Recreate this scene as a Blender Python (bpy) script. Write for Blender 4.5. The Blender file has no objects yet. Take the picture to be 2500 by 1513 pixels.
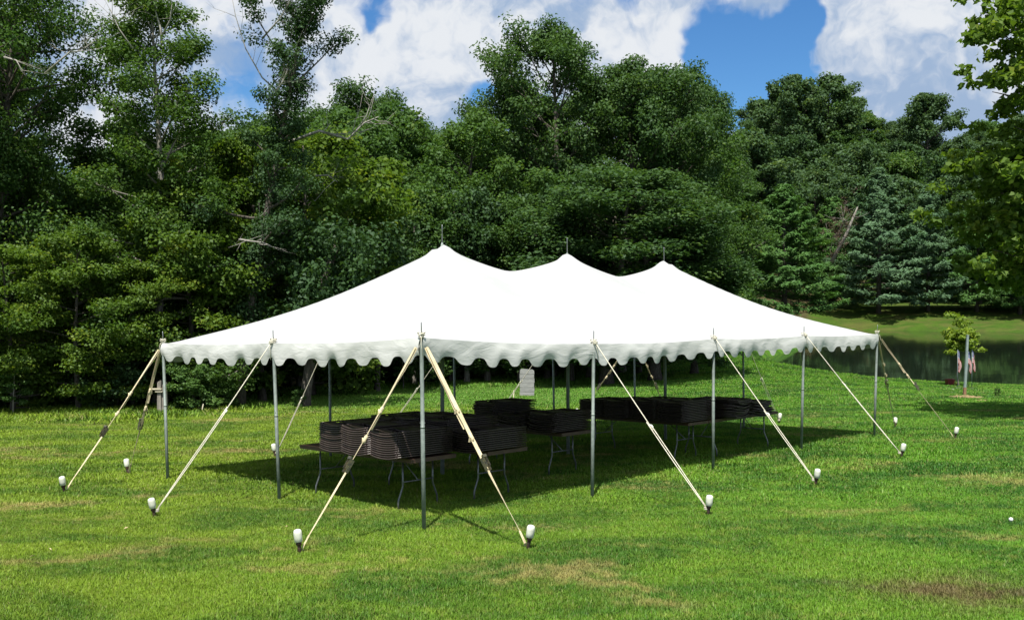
import bpy, math, random
import numpy as np
from mathutils import Vector, Matrix, Quaternion

SC = bpy.context.scene
COL = SC.collection
PI = math.pi

# ------------------------------------------------------------------ camera
F = 2312.5                       # focal length in photo pixels (2500 wide)
CAMZ = 2.30
HOR = 725.0
PITCH = math.atan((756.5 - HOR) / F)
cam_d = bpy.data.cameras.new('camera')
cam = bpy.data.objects.new('camera', cam_d)
COL.objects.link(cam)
cam_d.sensor_fit = 'HORIZONTAL'
cam_d.sensor_width = 36.0
cam_d.lens = F / 2500 * 36.0
cam_d.clip_start = 0.1
cam_d.clip_end = 3000
cam.location = (0, 0, CAMZ)
cam.rotation_euler = (PI / 2 - PITCH, 0, 0)
SC.camera = cam

# ------------------------------------------------------------------ light
SUN = Vector((0.20, 0.98, -2.15)).normalized()          # travel direction
EL = math.asin(-SUN.z)
ROT = math.atan2(-SUN.x, -SUN.y)
sun_d = bpy.data.lights.new('sun', 'SUN')
sun = bpy.data.objects.new('sun', sun_d)
COL.objects.link(sun)
sun_d.energy = 5.0
sun_d.angle = math.radians(0.5)
sun_d.color = (1.0, 0.955, 0.87)
sun.rotation_euler = SUN.to_track_quat('-Z', 'Y').to_euler()
sun.location = (-8, -20, 40)

SC.view_settings.view_transform = 'Standard'
SC.view_settings.look = 'None'
SC.view_settings.exposure = 0.62
SC.view_settings.gamma = 1.0
SC.view_settings.use_curve_mapping = False
SC.render.engine = 'CYCLES'
SC.cycles.max_bounces = 6
SC.cycles.diffuse_bounces = 2
SC.cycles.glossy_bounces = 3
SC.cycles.transmission_bounces = 4
SC.cycles.transparent_max_bounces = 6
SC.cycles.use_denoising = True
SC.cycles.sample_clamp_indirect = 6.0


def pix(u, v, d):
    """world point at depth y = d seen at photo pixel (u, v) (horizon flat)"""
    x = (u - 1250) / F
    z = -(v - 756.5) / F
    c, s = math.cos(PITCH), math.sin(PITCH)
    w = Vector((x, c + s * z, -s + c * z))
    w *= d / w.y
    return Vector((w.x, w.y, w.z + CAMZ))


def dirpix(u, v):
    w = pix(u, v, 1.0) - Vector((0, 0, CAMZ))
    return w.normalized()


# node helper ---------------------------------------------------------------
class NT:
    def __init__(s, tree):
        s.t = tree
        tree.nodes.clear()

    def n(s, typ, **kw):
        nd = s.t.nodes.new(typ)
        for k, v in kw.items():
            if k == 'inp':
                for a, b in v.items():
                    s.set(nd, a, b)
            else:
                setattr(nd, k, v)
        return nd

    def set(s, nd, key, val):
        sk = nd.inputs[key]
        if isinstance(val, bpy.types.NodeSocket):
            s.t.links.new(val, sk)
        else:
            sk.default_value = val

    def math(s, op, a, b=0.0, c=None, clamp=False):
        nd = s.t.nodes.new('ShaderNodeMath')
        nd.operation = op
        nd.use_clamp = clamp
        s.set(nd, 0, a)
        s.set(nd, 1, b)
        if c is not None:
            s.set(nd, 2, c)
        return nd.outputs[0]

    def vmath(s, op, a, b=None, scale=None):
        nd = s.t.nodes.new('ShaderNodeVectorMath')
        nd.operation = op
        s.set(nd, 0, a)
        if b is not None:
            s.set(nd, 1, b)
        if scale is not None:
            s.set(nd, 'Scale', scale)
        return nd.outputs['Value'] if op in ('DISTANCE', 'LENGTH', 'DOT_PRODUCT') else nd.outputs[0]

    def noise(s, vec, scale, detail=4.0, rough=0.55, dist=0.0):
        nd = s.t.nodes.new('ShaderNodeTexNoise')
        s.set(nd, 'Vector', vec)
        s.set(nd, 'Scale', scale)
        s.set(nd, 'Detail', detail)
        s.set(nd, 'Roughness', rough)
        s.set(nd, 'Distortion', dist)
        return nd.outputs[0]

    def ramp(s, val, lo, hi, a=0.0, b=1.0, smooth=True):
        nd = s.t.nodes.new('ShaderNodeMapRange')
        nd.interpolation_type = 'SMOOTHSTEP' if smooth else 'LINEAR'
        s.set(nd, 0, val)
        s.set(nd, 1, lo)
        s.set(nd, 2, hi)
        s.set(nd, 3, a)
        s.set(nd, 4, b)
        return nd.outputs[0]

    def mix(s, fac, a, b, blend='MIX'):
        nd = s.t.nodes.new('ShaderNodeMix')
        nd.data_type = 'RGBA'
        nd.blend_type = blend
        nd.clamp_factor = True
        s.set(nd, 0, fac)
        s.set(nd, 6, a if isinstance(a, bpy.types.NodeSocket) else (*a[:3], 1))
        s.set(nd, 7, b if isinstance(b, bpy.types.NodeSocket) else (*b[:3], 1))
        return nd.outputs[2]


# ------------------------------------------------------------------ sky
world = bpy.data.worlds.new('World')
SC.world = world
world.use_nodes = True
W = NT(world.node_tree)
SKY_STRENGTH = 0.085
sky = W.n('ShaderNodeTexSky', sky_type='NISHITA', sun_disc=False)
sky.sun_elevation = EL
sky.sun_rotation = ROT
sky.altitude = 300
sky.air_density = 1.0
sky.dust_density = 0.3
sky.ozone_density = 2.0
tc = W.n('ShaderNodeTexCoord')
dvec = W.vmath('NORMALIZE', tc.outputs['Generated'])
# domain warp for billows
warp = W.n('ShaderNodeTexNoise', inp={'Vector': dvec, 'Scale': 9.0, 'Detail': 4.0, 'Roughness': 0.6})
wv = W.vmath('SCALE', W.vmath('SUBTRACT', warp.outputs['Color'], (0.5, 0.5, 0.5)), scale=0.10)
dw = W.vmath('ADD', dvec, wv)
fb = W.noise(dw, 7.5, 9.0, 0.56)
fine = W.noise(dw, 34.0, 6.0, 0.6)
dens = W.math('ADD', W.math('MULTIPLY', W.math('SUBTRACT', fb, 0.5), 1.25), 0.55)
# cumulus banks (+) and open blue (-) in the part of the sky the tent stands against
BUMPS = [(800, 170, 150, .25), (1010, 130, 150, .30), (1120, 70, 90, .35), (1320, 90, 90, .32), (1560, 90, 110, .34),
         (1110, 275, 110, .3), (2190, 140, 150, .62), (2330, 190, 130, .5), (2060, 60, 40, .3), (1880, 40, 95, .34), (1480, 150, 90, .3),
         (120, 120, 220, .35), (260, 300, 150, .15), (2420, 60, 120, .3),
         (903, 65, 46, -.62), (1160, 200, 62, -.85), (1254, 84, 24, -.5), (1800, 190, 130, -.95), (1950, 140, 90, -.75),
         (1700, 120, 36, -.5), (1990, 60, 45, -.6), (215, 390, 50, -.6), (1550, 20, 40, -.4), (560, 250, 60, -.2), (900, 10, 50, -.3)]
for (bu, bv, br, ba) in BUMPS:
    c = dirpix(bu, bv)
    dist = W.vmath('DISTANCE', dw, tuple(c))
    g = W.ramp(dist, br / F * 1.7, br / F * 0.15, 0.0, ba)
    dens = W.math('ADD', dens, g)
cover = W.ramp(W.math('ADD', dens, W.math('MULTIPLY', W.math('SUBTRACT', fine, 0.5), 0.45)), 0.18, 0.62)
# brightness of the cloud body: thick cores go grey-blue underneath, lit tops stay white
up = W.vmath('ADD', dw, (0.0, 0.0, 0.045))
fb_up = W.noise(up, 7.5, 9.0, 0.56)
relief = W.math('SUBTRACT', fb, fb_up)
bil = W.noise(dw, 19.0, 7.0, 0.55)
bil_up = W.noise(W.vmath('ADD', dw, (0.004, 0.0, 0.018)), 19.0, 7.0, 0.55)
broad = W.ramp(W.noise(W.vmath('ADD', dw, (3.1, 0.0, 1.7)), 4.2, 3.0, 0.5), 0.36, 0.62, -0.22, 0.16)
tone = W.math('ADD', W.math('MULTIPLY', relief, 2.0), W.math('MULTIPLY', W.math('SUBTRACT', bil, bil_up), 1.9))
tone = W.math('ADD', tone, W.math('MULTIPLY', W.math('SUBTRACT', fine, 0.5), 0.5))
lit = W.ramp(W.math('ADD', tone, broad), -0.42, 0.40)
cl_col = W.mix(lit, (0.285, 0.385, 0.545), (0.66, 0.685, 0.72))
blue = W.n('ShaderNodeHueSaturation', inp={'Hue': 0.503, 'Saturation': 1.22, 'Value': 1.0, 'Fac': 1.0, 'Color': sky.outputs[0]})
blue_s = W.mix(1.0, blue.outputs[0], (0.66 * SKY_STRENGTH, 0.90 * SKY_STRENGTH, 1.04 * SKY_STRENGTH), 'MULTIPLY')
cl_dim = W.mix(1.0, cl_col, (0.80, 0.80, 0.80), 'MULTIPLY')
sky_mix = W.mix(cover, blue_s, cl_dim)
# the node above already carries the sky strength, so Background runs at the same strength for both
scale_back = W.mix(1.0, sky_mix, (1 / SKY_STRENGTH,) * 3, 'MULTIPLY')
bg = W.n('ShaderNodeBackground', inp={'Color': scale_back, 'Strength': SKY_STRENGTH})
out = W.n('ShaderNodeOutputWorld', inp={'Surface': bg.outputs[0]})

# ------------------------------------------------------------------ tent frame of reference
Mt = np.array([[0.69441643, 0.71948817, -0.01107207], [-0.71951524, 0.69408257, -0.02339266], [-0.00914582, 0.02421077, 0.99966504]])
ct = np.array([-7.00491362, -8.18033184, 2.23321394])
cp, sp = math.cos(PITCH), math.sin(PITCH)
RX = np.array([[1, 0, 0], [0, cp, sp], [0, -sp, cp]])
RW = RX @ Mt.T
TW = Matrix.Identity(4)
for i in range(3):
    for j in range(3):
        TW[i][j] = RW[i, j]
tvec = np.array([0, 0, CAMZ]) - RW @ ct
for i in range(3):
    TW[i][3] = tvec[i]


def tw(x, y, z=0.0):
    return TW @ Vector((x, y, z))


PN = RW @ np.array([0, 0, 1.0])
P0 = np.array(tw(0, 0, 0))


def plane_z(x, y):
    return P0[2] - (PN[0] * (x - P0[0]) + PN[1] * (y - P0[1])) / PN[2]


# ------------------------------------------------------------------ terrain
WATER = CAMZ - 4.15


def C(u, v, d):
    p = pix(u, v, d)
    return (p.x, p.y, p.z)


ctrl = []
for yy in (-30, -14, -4, 4, 12, 20, 27):
    for xx in (-36, -22, -12, -5, 2, 9, 16, 26):
        ctrl.append((xx, yy, plane_z(xx, yy)))
for a in [C(0, 1000, 32), C(400, 1000, 32), C(750, 960, 35), C(900, 955, 38), C(1130, 946, 40), C(1300, 945, 39), C(1480, 938, 39), C(1600, 905, 44),
          C(1700, 872, 46), C(1800, 862, 46), C(1880, 878, 46), C(1950, 898, 45.5), C(2050, 912, 44.5), C(2150, 920, 44), C(2300, 933, 43),
          C(2420, 938, 42.6), C(2600, 944, 42), C(3200, 950, 42),
          C(1640, 930, 39), C(1800, 915, 38), C(1950, 930, 38), C(2150, 950, 37),
          C(1500, 880, 55), C(1650, 830, 60), C(1300, 890, 55), C(900, 890, 58), C(400, 880, 58), C(-200, 880, 58), C(-800, 900, 50),
          C(900, 760, 85), C(300, 760, 85), C(-300, 760, 85), C(1400, 740, 85), C(1700, 775, 90), C(1850, 800, 86), C(1900, 775, 108), C(1950, 778, 115), C(2150, 790, 119), C(2420, 792, 116), C(2150, 775, 122.5), C(2420, 777, 120), C(2000, 790, 121), C(2000, 772, 124),
          C(2600, 792, 115), C(2600, 777, 119),
          C(2150, 752, 128), C(2420, 752, 125), C(1980, 752, 128), C(2250, 738, 142), C(2400, 738, 142), C(2000, 738, 140), C(2900, 760, 125),
          C(2150, 660, 165), C(2200, 480, 210), C(1900, 480, 195), C(2700, 620, 170), C(1500, 560, 130), C(1250, 480, 170), C(700, 520, 150),
          C(100, 520, 150), C(-700, 560, 150), C(3300, 560, 190), C(1700, 460, 250), C(2300, 440, 270), C(600, 480, 250), C(3200, 460, 290), C(-700, 500, 250), C(1200, 470, 230)]:
    ctrl.append(a)
ctrl = np.array(ctrl)


def tps_k(r2):
    return np.where(r2 > 1e-9, r2 * np.log(np.maximum(r2, 1e-9)), 0.0)


_n = len(ctrl)
_d2 = ((ctrl[:, None, :2] - ctrl[None, :, :2]) ** 2).sum(-1)
_K = tps_k(_d2) + np.eye(_n) * 20.0
_P = np.c_[np.ones(_n), ctrl[:, :2]]
_A = np.block([[_K, _P], [_P.T, np.zeros((3, 3))]])
_w = np.linalg.solve(_A, np.r_[ctrl[:, 2], 0, 0, 0])

POND = np.array([(11.5, 50), (13.5, 46.6), (17, 45.3), (21, 44.4), (24.5, 43.3), (34, 42.3), (60, 43), (84, 60), (90, 90), (74, 108), (61, 111.5), (50, 116), (41, 119),
                 (35, 112), (24, 78), (15, 60)], float)


def sd_poly(x, y):
    x = np.asarray(x, float)
    y = np.asarray(y, float)
    d = np.full(x.shape, 1e9)
    ins = np.zeros(x.shape, bool)
    m = len(POND)
    for i in range(m):
        a = POND[i]
        b = POND[(i + 1) % m]
        ex, ey = b - a
        wx, wy = x - a[0], y - a[1]
        t = np.clip((wx * ex + wy * ey) / (ex * ex + ey * ey), 0, 1)
        d = np.minimum(d, np.hypot(wx - ex * t, wy - ey * t))
        c = ((a[1] > y) != (b[1] > y)) & (x < (b[0] - a[0]) * (y - a[1]) / (b[1] - a[1] + 1e-12) + a[0])
        ins ^= c
    return np.where(ins, -d, d)


def tz(x, y):
    x = np.atleast_1d(np.asarray(x, float))
    y = np.atleast_1d(np.asarray(y, float))
    xf, yf = np.clip(x, -130, 160), np.clip(y, -40, 300)
    q = np.stack([xf, yf], -1)
    z = np.empty(len(q))
    for s in range(0, len(q), 20000):
        d2 = ((q[s:s + 20000, None, :] - ctrl[None, :, :2]) ** 2).sum(-1)
        z[s:s + 20000] = tps_k(d2) @ _w[:_n] + _w[_n] + q[s:s + 20000] @ _w[_n + 1:]
    # exact tent plane near the tent
    pz = plane_z(xf, yf)
    k = np.clip((np.abs(yf - 11) - 13) / 6, 0, 1)
    k = np.maximum(k, np.clip((np.abs(xf) - 17) / 6, 0, 1))
    k = k * k * (3 - 2 * k)
    z = pz * (1 - k) + z * k
    s = sd_poly(xf, yf)
    inside = np.minimum(WATER - 0.06 + 0.35 * s, z)
    lift = WATER + 0.04 + 0.045 * np.minimum(s, 6)
    z = np.where(s < 0, inside, np.where(s < 12, np.maximum(z, lift), z))
    near = np.clip(1 - s / 2.5, 0, 1)
    z = np.where((s >= 0) & (s < 2.5), z * (1 - near ** 2) + (WATER + 0.03) * near ** 2, z)
    return z


def tz1(x, y):
    return float(tz([x], [y])[0])


# ------------------------------------------------------------------ mesh helpers
def mesh_np(name, verts, faces, mats=(), smooth=False, attrs=None, face_attrs=None):
    """verts (N,3); faces (M,k) all the same size"""
    verts = np.ascontiguousarray(verts, np.float32)
    faces = np.ascontiguousarray(faces, np.int32)
    me = bpy.data.meshes.new(name)
    m, k = faces.shape
    me.vertices.add(len(verts))
    me.vertices.foreach_set('co', verts.ravel())
    me.loops.add(m * k)
    me.loops.foreach_set('vertex_index', faces.ravel())
    me.polygons.add(m)
    me.polygons.foreach_set('loop_start', np.arange(0, m * k, k, dtype=np.int32))
    me.update(calc_edges=True)
    if smooth:
        me.polygons.foreach_set('use_smooth', np.ones(m, bool))
    for nm, arr in (attrs or {}).items():
        a = me.attributes.new(nm, 'FLOAT', 'POINT')
        a.data.foreach_set('value', np.ascontiguousarray(arr, np.float32))
    for nm, arr in (face_attrs or {}).items():
        a = me.attributes.new(nm, 'FLOAT', 'FACE')
        a.data.foreach_set('value', np.ascontiguousarray(arr, np.float32))
    for mm in mats:
        me.materials.append(mm)
    return me


class MB:
    """collects shapes into one mesh"""

    def __init__(s):
        s.v = []
        s.f = []
        s.sm = []

    def add(s, vs, fs, smooth=False):
        o = len(s.v)
        s.v += [tuple(v) for v in vs]
        for f in fs:
            s.f.append([o + i for i in f])
            s.sm.append(smooth)

    def box(s, c, size, rot=None):
        x, y, z = (q / 2 for q in size)
        vs = [Vector((a * x, b * y, e * z)) for a in (-1, 1) for b in (-1, 1) for e in (-1, 1)]
        if rot is not None:
            vs = [rot @ v for v in vs]
        c = Vector(c)
        s.add([v + c for v in vs], [(0, 1, 3, 2), (4, 6, 7, 5), (0, 4, 5, 1), (2, 3, 7, 6), (0, 2, 6, 4), (1, 5, 7, 3)])

    def tube(s, pts, rad, seg=8, cap=True, smooth=True):
        pts = [Vector(p) for p in pts]
        n = len(pts)
        if not hasattr(rad, '__len__'):
            rad = [rad] * n
        vs = []
        ref = None
        for i in range(n):
            t = (pts[min(i + 1, n - 1)] - pts[max(i - 1, 0)])
            if t.length < 1e-9:
                t = Vector((0, 0, 1))
            t.normalize()
            if ref is None:
                ref = t.orthogonal().normalized()
            ref = (ref - t * ref.dot(t))
            if ref.length < 1e-6:
                ref = t.orthogonal()
            ref.normalize()
            b = t.cross(ref)
            for k in range(seg):
                a = 2 * PI * k / seg
                vs.append(pts[i] + (ref * math.cos(a) + b * math.sin(a)) * rad[i])
        fs = []
        for i in range(n - 1):
            for k in range(seg):
                k2 = (k + 1) % seg
                fs.append((i * seg + k, i * seg + k2, (i + 1) * seg + k2, (i + 1) * seg + k))
        s.add(vs, fs, smooth)
        if cap:
            o = len(s.v) - len(vs)
            s.f.append([o + k for k in reversed(range(seg))])
            s.sm.append(False)
            s.f.append([o + (n - 1) * seg + k for k in range(seg)])
            s.sm.append(False)

    def lathe(s, c, prof, seg=12, axis=None, smooth=True):
        """prof: list of (r, z)"""
        c = Vector(c)
        vs = []
        for (r, z) in prof:
            for k in range(seg):
                a = 2 * PI * k / seg
                p = Vector((r * math.cos(a), r * math.sin(a), z))
                if axis is not None:
                    p = axis @ p
                vs.append(c + p)
        fs = []
        for i in range(len(prof) - 1):
            for k in range(seg):
                k2 = (k + 1) % seg
                fs.append((i * seg + k, i * seg + k2, (i + 1) * seg + k2, (i + 1) * seg + k))
        fs.append(tuple(reversed(range(seg))))
        fs.append(tuple((len(prof) - 1) * seg + k for k in range(seg)))
        s.add(vs, fs, smooth)

    def mesh(s, name, mat=None):
        me = bpy.data.meshes.new(name)
        me.from_pydata(s.v, [], s.f)
        me.polygons.foreach_set('use_smooth', s.sm)
        if mat:
            me.materials.append(mat)
        me.update()
        return me

    def obj(s, name, mat, parent=None):
        return link(name, s.mesh(name, mat), parent)


def link(name, me, parent=None):
    o = bpy.data.objects.new(name, me)
    COL.objects.link(o)
    if parent is not None:
        o.parent = parent
    return o


def tag(o, label=None, cat=None, group=None, kind=None):
    if label:
        o['label'] = label
    if cat:
        o['category'] = cat
    if group:
        o['group'] = group
    if kind:
        o['kind'] = kind
    return o


def thing(name, label, cat, M=None, group=None):
    o = bpy.data.objects.new(name, None)
    COL.objects.link(o)
    o.empty_display_size = 0.2
    if M is not None:
        o.matrix_world = M
    return tag(o, label, cat, group)


# ------------------------------------------------------------------ materials
def newmat(name):
    m = bpy.data.materials.new(name)
    m.use_nodes = True
    return m, NT(m.node_tree)


def simple_mat(name, col, rough=0.6, metal=0.0, col2=None, nscale=8.0, bump=0.0, bscale=40.0, spec=0.5, stretch=(1, 1, 1), lo=0.35, hi=0.65):
    m, t = newmat(name)
    tcn = t.n('ShaderNodeTexCoord')
    vec = t.vmath('MULTIPLY', tcn.outputs['Object'], stretch)
    c = (*col, 1)
    if col2 is not None:
        nz = t.noise(vec, nscale, 6.0, 0.6)
        c = t.mix(t.ramp(nz, lo, hi), col, col2)
    b = t.n('ShaderNodeBsdfPrincipled', inp={'Roughness': rough, 'Metallic': metal, 'Specular IOR Level': spec})
    t.set(b, 'Base Color', c)
    if bump > 0:
        bn = t.n('ShaderNodeBump', inp={'Strength': bump, 'Distance': 0.01, 'Height': t.noise(vec, bscale, 5.0, 0.6)})
        t.set(b, 'Normal', bn.outputs[0])
    t.n('ShaderNodeOutputMaterial', inp={'Surface': b.outputs[0]})
    return m


DIRT = [pix(2300, 1440, 8.0)]          # bare patch at the lower right, placed on the lawn below


def lawn_color(t):
    geo = t.n('ShaderNodeNewGeometry')
    pos = geo.outputs['Position']
    sep = t.n('ShaderNodeSeparateXYZ', inp={0: pos})
    flat = t.n('ShaderNodeCombineXYZ', inp={0: sep.outputs[0], 1: sep.outputs[1], 2: 0.0}).outputs[0]
    st = t.vmath('MULTIPLY', flat, (0.55, 1.0, 1.0))
    big = t.noise(st, 0.22, 3.0, 0.55)
    mid = t.noise(st, 0.85, 4.0, 0.6, 0.4)
    tanp = t.noise(t.vmath('ADD', st, (17.0, 5.0, 0.0)), 0.55, 5.0, 0.62, 0.5)
    small = t.noise(flat, 5.0, 4.0, 0.65)
    tiny = t.noise(flat, 38.0, 3.0, 0.7)
    # greener to the right and beyond the tent, drier to the left
    grad = t.ramp(t.math('ADD', sep.outputs[0], t.math('MULTIPLY', t.math('SUBTRACT', big, 0.5), 9.0)), -5.0, 6.0, smooth=False)
    green = t.mix(grad, (0.179, 0.270, 0.023), (0.097, 0.239, 0.021))
    deep = t.mix(grad, (0.079, 0.160, 0.016), (0.037, 0.128, 0.016))
    c = t.mix(t.ramp(mid, 0.40, 0.62), green, deep)
    c = t.mix(t.math('MULTIPLY', t.ramp(small, 0.45, 0.72), 0.45), c, (0.227, 0.291, 0.036))
    dry = t.math('ADD', tanp, t.math('MULTIPLY', t.math('SUBTRACT', small, 0.5), 0.35))
    far = t.ramp(sep.outputs[1], 24.0, 31.0)
    dryf = t.math('MULTIPLY', t.ramp(dry, 0.545, 0.73), t.math('SUBTRACT', 0.80, t.math('MULTIPLY', grad, 0.25)))
    dryf = t.math('MULTIPLY', dryf, t.math('SUBTRACT', 1.0, t.math('MULTIPLY', far, 0.75)))
    c = t.mix(dryf, c, (0.362, 0.284, 0.114))
    fargreen = t.math('MULTIPLY', t.ramp(sep.outputs[1], 27.0, 30.5), t.ramp(sep.outputs[0], 7.0, 2.0))
    c = t.mix(t.math('MULTIPLY', fargreen, 0.8), c, t.mix(mid, (0.085, 0.227, 0.028), (0.128, 0.256, 0.037)))
    # the far bank is rougher, yellower turf
    c = t.mix(t.math('MULTIPLY', t.ramp(sep.outputs[1], 75.0, 95.0), 0.75), c, t.mix(t.ramp(tanp, 0.42, 0.62), (0.060, 0.105, 0.015), (0.112, 0.102, 0.034)))
    # trodden bare patch
    dd = t.vmath('DISTANCE', flat, (DIRT[0].x, DIRT[0].y, 0.0))
    dd = t.math('ADD', dd, t.math('MULTIPLY', t.math('SUBTRACT', mid, 0.5), -1.7))
    dd = t.math('ADD', dd, t.math('MULTIPLY', t.math('SUBTRACT', small, 0.5), 1.5))
    c = t.mix(t.math('MULTIPLY', t.ramp(dd, 1.05, 0.1), 0.8), c, (0.165, 0.105, 0.060))
    return c, tiny, small, flat


def make_ground_mat():
    m, t = newmat('lawn')
    c, tiny, small, flat = lawn_color(t)
    c = t.mix(t.ramp(tiny, 0.3, 0.7), t.mix(1.0, c, (0.40, 0.42, 0.40), 'MULTIPLY'), t.mix(1.0, c, (0.95, 0.95, 0.9), 'MULTIPLY'))
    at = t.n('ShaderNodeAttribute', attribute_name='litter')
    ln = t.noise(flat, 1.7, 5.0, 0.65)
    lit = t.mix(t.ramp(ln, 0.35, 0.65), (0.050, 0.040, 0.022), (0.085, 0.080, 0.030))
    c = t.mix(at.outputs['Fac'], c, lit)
    b = t.n('ShaderNodeBsdfPrincipled', inp={'Roughness': 0.95, 'Specular IOR Level': 0.1})
    t.set(b, 'Base Color', c)
    hb = t.noise(flat, 60.0, 4.0, 0.75)
    bn = t.n('ShaderNodeBump', inp={'Strength': 0.8, 'Distance': 0.04, 'Height': hb})
    t.set(b, 'Normal', bn.outputs[0])
    t.n('ShaderNodeOutputMaterial', inp={'Surface': b.outputs[0]})
    return m


def make_grass_mat():
    m, t = newmat('grass_blades')
    c, tiny, small, flat = lawn_color(t)
    at = t.n('ShaderNodeAttribute', attribute_name='tint')
    v = t.ramp(at.outputs['Fac'], 0.0, 1.0, 0.75, 1.6, False)
    comb = t.n('ShaderNodeCombineColor', inp={0: v, 1: v, 2: v}).outputs[0]
    c = t.mix(1.0, c, comb, 'MULTIPLY')
    dead = t.ramp(at.outputs['Fac'], 0.93, 0.95)
    c = t.mix(t.math('MULTIPLY', dead, 0.65), c, (0.27, 0.22, 0.10))
    d = t.n('ShaderNodeBsdfDiffuse', inp={'Color': c})
    tr = t.n('ShaderNodeBsdfTranslucent', inp={'Color': c})
    mx = t.n('ShaderNodeMixShader', inp={0: 0.3, 1: d.outputs[0], 2: tr.outputs[0]})
    g = t.n('ShaderNodeBsdfGlossy', inp={'Roughness': 0.45, 'Color': (1, 1, 1, 1)})
    mx2 = t.n('ShaderNodeMixShader', inp={0: 0.010, 1: mx.outputs[0], 2: g.outputs[0]})
    t.n('ShaderNodeOutputMaterial', inp={'Surface': mx2.outputs[0]})
    return m


def leaf_mat(name, a, b, accent=None, trans=0.34, gloss=0.014):
    m, t = newmat(name)
    at = t.n('ShaderNodeAttribute', attribute_name='tint')
    oi = t.n('ShaderNodeObjectInfo')
    f = t.math('ADD', t.math('MULTIPLY', at.outputs['Fac'], 0.75), t.math('MULTIPLY', oi.outputs['Random'], 0.25))
    c = t.mix(f, a, b)
    if accent:
        c = t.mix(t.ramp(at.outputs['Fac'], 0.78, 1.0), c, accent)
    d = t.n('ShaderNodeBsdfDiffuse', inp={'Color': c})
    tr = t.n('ShaderNodeBsdfTranslucent', inp={'Color': t.mix(1.0, c, (1.25, 1.3, 0.6), 'MULTIPLY')})
    mx = t.n('ShaderNodeMixShader', inp={0: trans, 1: d.outputs[0], 2: tr.outputs[0]})
    g = t.n('ShaderNodeBsdfGlossy', inp={'Roughness': 0.55, 'Color': (0.7, 0.75, 0.8, 1)})
    mx2 = t.n('ShaderNodeMixShader', inp={0: gloss, 1: mx.outputs[0], 2: g.outputs[0]})
    t.n('ShaderNodeOutputMaterial', inp={'Surface': mx2.outputs[0]})
    return m


M_GROUND = make_ground_mat()
M_GRASS = make_grass_mat()
L_OAK = leaf_mat('leaf_oak', (0.037, 0.083, 0.027), (0.081, 0.149, 0.039), (0.110, 0.183, 0.049), gloss=0.015)
L_MAPLE = leaf_mat('leaf_maple', (0.061, 0.122, 0.017), (0.128, 0.201, 0.024), (0.189, 0.244, 0.030), 0.40)
L_MID = leaf_mat('leaf_mixed', (0.041, 0.095, 0.023), (0.090, 0.166, 0.035), (0.128, 0.195, 0.037), 0.36)
L_YEL = leaf_mat('leaf_yellow_green', (0.134, 0.220, 0.027), (0.232, 0.317, 0.037), (0.317, 0.366, 0.049), 0.42)
L_BRIGHT = leaf_mat('leaf_bright', (0.046, 0.102, 0.020), (0.100, 0.172, 0.028), (0.140, 0.205, 0.032), 0.38)
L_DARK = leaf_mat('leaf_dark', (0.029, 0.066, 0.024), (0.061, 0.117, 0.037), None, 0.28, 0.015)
L_HILL = leaf_mat('leaf_hill', (0.041, 0.085, 0.037), (0.085, 0.146, 0.054), (0.120, 0.178, 0.051), 0.32)
L_PINE = leaf_mat('pine_needles', (0.046, 0.118, 0.030), (0.092, 0.190, 0.046), (0.125, 0.228, 0.052), 0.25, 0.012)
L_BLUE = leaf_mat('pine_needles_bluish', (0.061, 0.127, 0.061), (0.127, 0.215, 0.110), None, 0.25, 0.012)
L_DEAD = leaf_mat('dead_needles', (0.091, 0.059, 0.039), (0.146, 0.104, 0.073), None, 0.2, 0.02)
L_SHRUB = leaf_mat('leaf_shrub', (0.049, 0.110, 0.027), (0.104, 0.189, 0.041), (0.146, 0.232, 0.055), 0.34)
M_BARK = simple_mat('bark', (0.060, 0.050, 0.040), 0.95, 0, (0.125, 0.112, 0.095), 6.0, 0.9, 22.0, 0.2, (4, 4, 0.8))
M_BARKP = simple_mat('pale_bark', (0.16, 0.145, 0.12), 0.95, 0, (0.30, 0.28, 0.25), 6.0, 0.7, 22.0, 0.2, (4, 4, 0.8))
M_DEADW = simple_mat('dead_wood', (0.24, 0.225, 0.20), 0.9, 0, (0.38, 0.36, 0.33), 9.0, 0.4, 30.0, 0.2)
M_CANVAS = None


def canvas_mat(name, weak_sun_lift=False):
    m, t = newmat(name)
    tcn = t.n('ShaderNodeTexCoord')
    v = tcn.outputs['Object']
    n1 = t.noise(v, 1.1, 5.0, 0.6)
    c = t.mix(t.ramp(n1, 0.35, 0.7), (0.425, 0.43, 0.425), (0.385, 0.395, 0.39))
    st = t.noise(t.vmath('MULTIPLY', v, (1.0, 1.0, 3.0)), 3.2, 6.0, 0.65)
    c = t.mix(1.0, c, (1.32, 1.32, 1.28) if weak_sun_lift else (1, 1, 1), 'MULTIPLY')  # same cloth as the roof; valance colour lifted because less sun strikes it
    c = t.mix(t.math('MULTIPLY', t.ramp(st, 0.56, 0.78), 0.3 if weak_sun_lift else 0.08), c, (0.60, 0.63, 0.58))
    b = t.n('ShaderNodeBsdfPrincipled', inp={'Roughness': 0.62, 'Specular IOR Level': 0.3})
    t.set(b, 'Base Color', c)
    h = t.math('ADD', t.math('MULTIPLY', t.noise(t.vmath('MULTIPLY', v, (1.0, 1.0, 3.2)), 2.2 if weak_sun_lift else 1.6, 4.0, 0.55, 1.2), 1.0), 0.0)
    bn = t.n('ShaderNodeBump', inp={'Strength': 0.55 if weak_sun_lift else 0.18, 'Distance': 0.02, 'Height': h})
    t.set(b, 'Normal', bn.outputs[0])
    t.n('ShaderNodeOutputMaterial', inp={'Surface': b.outputs[0]})
    return m


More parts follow.
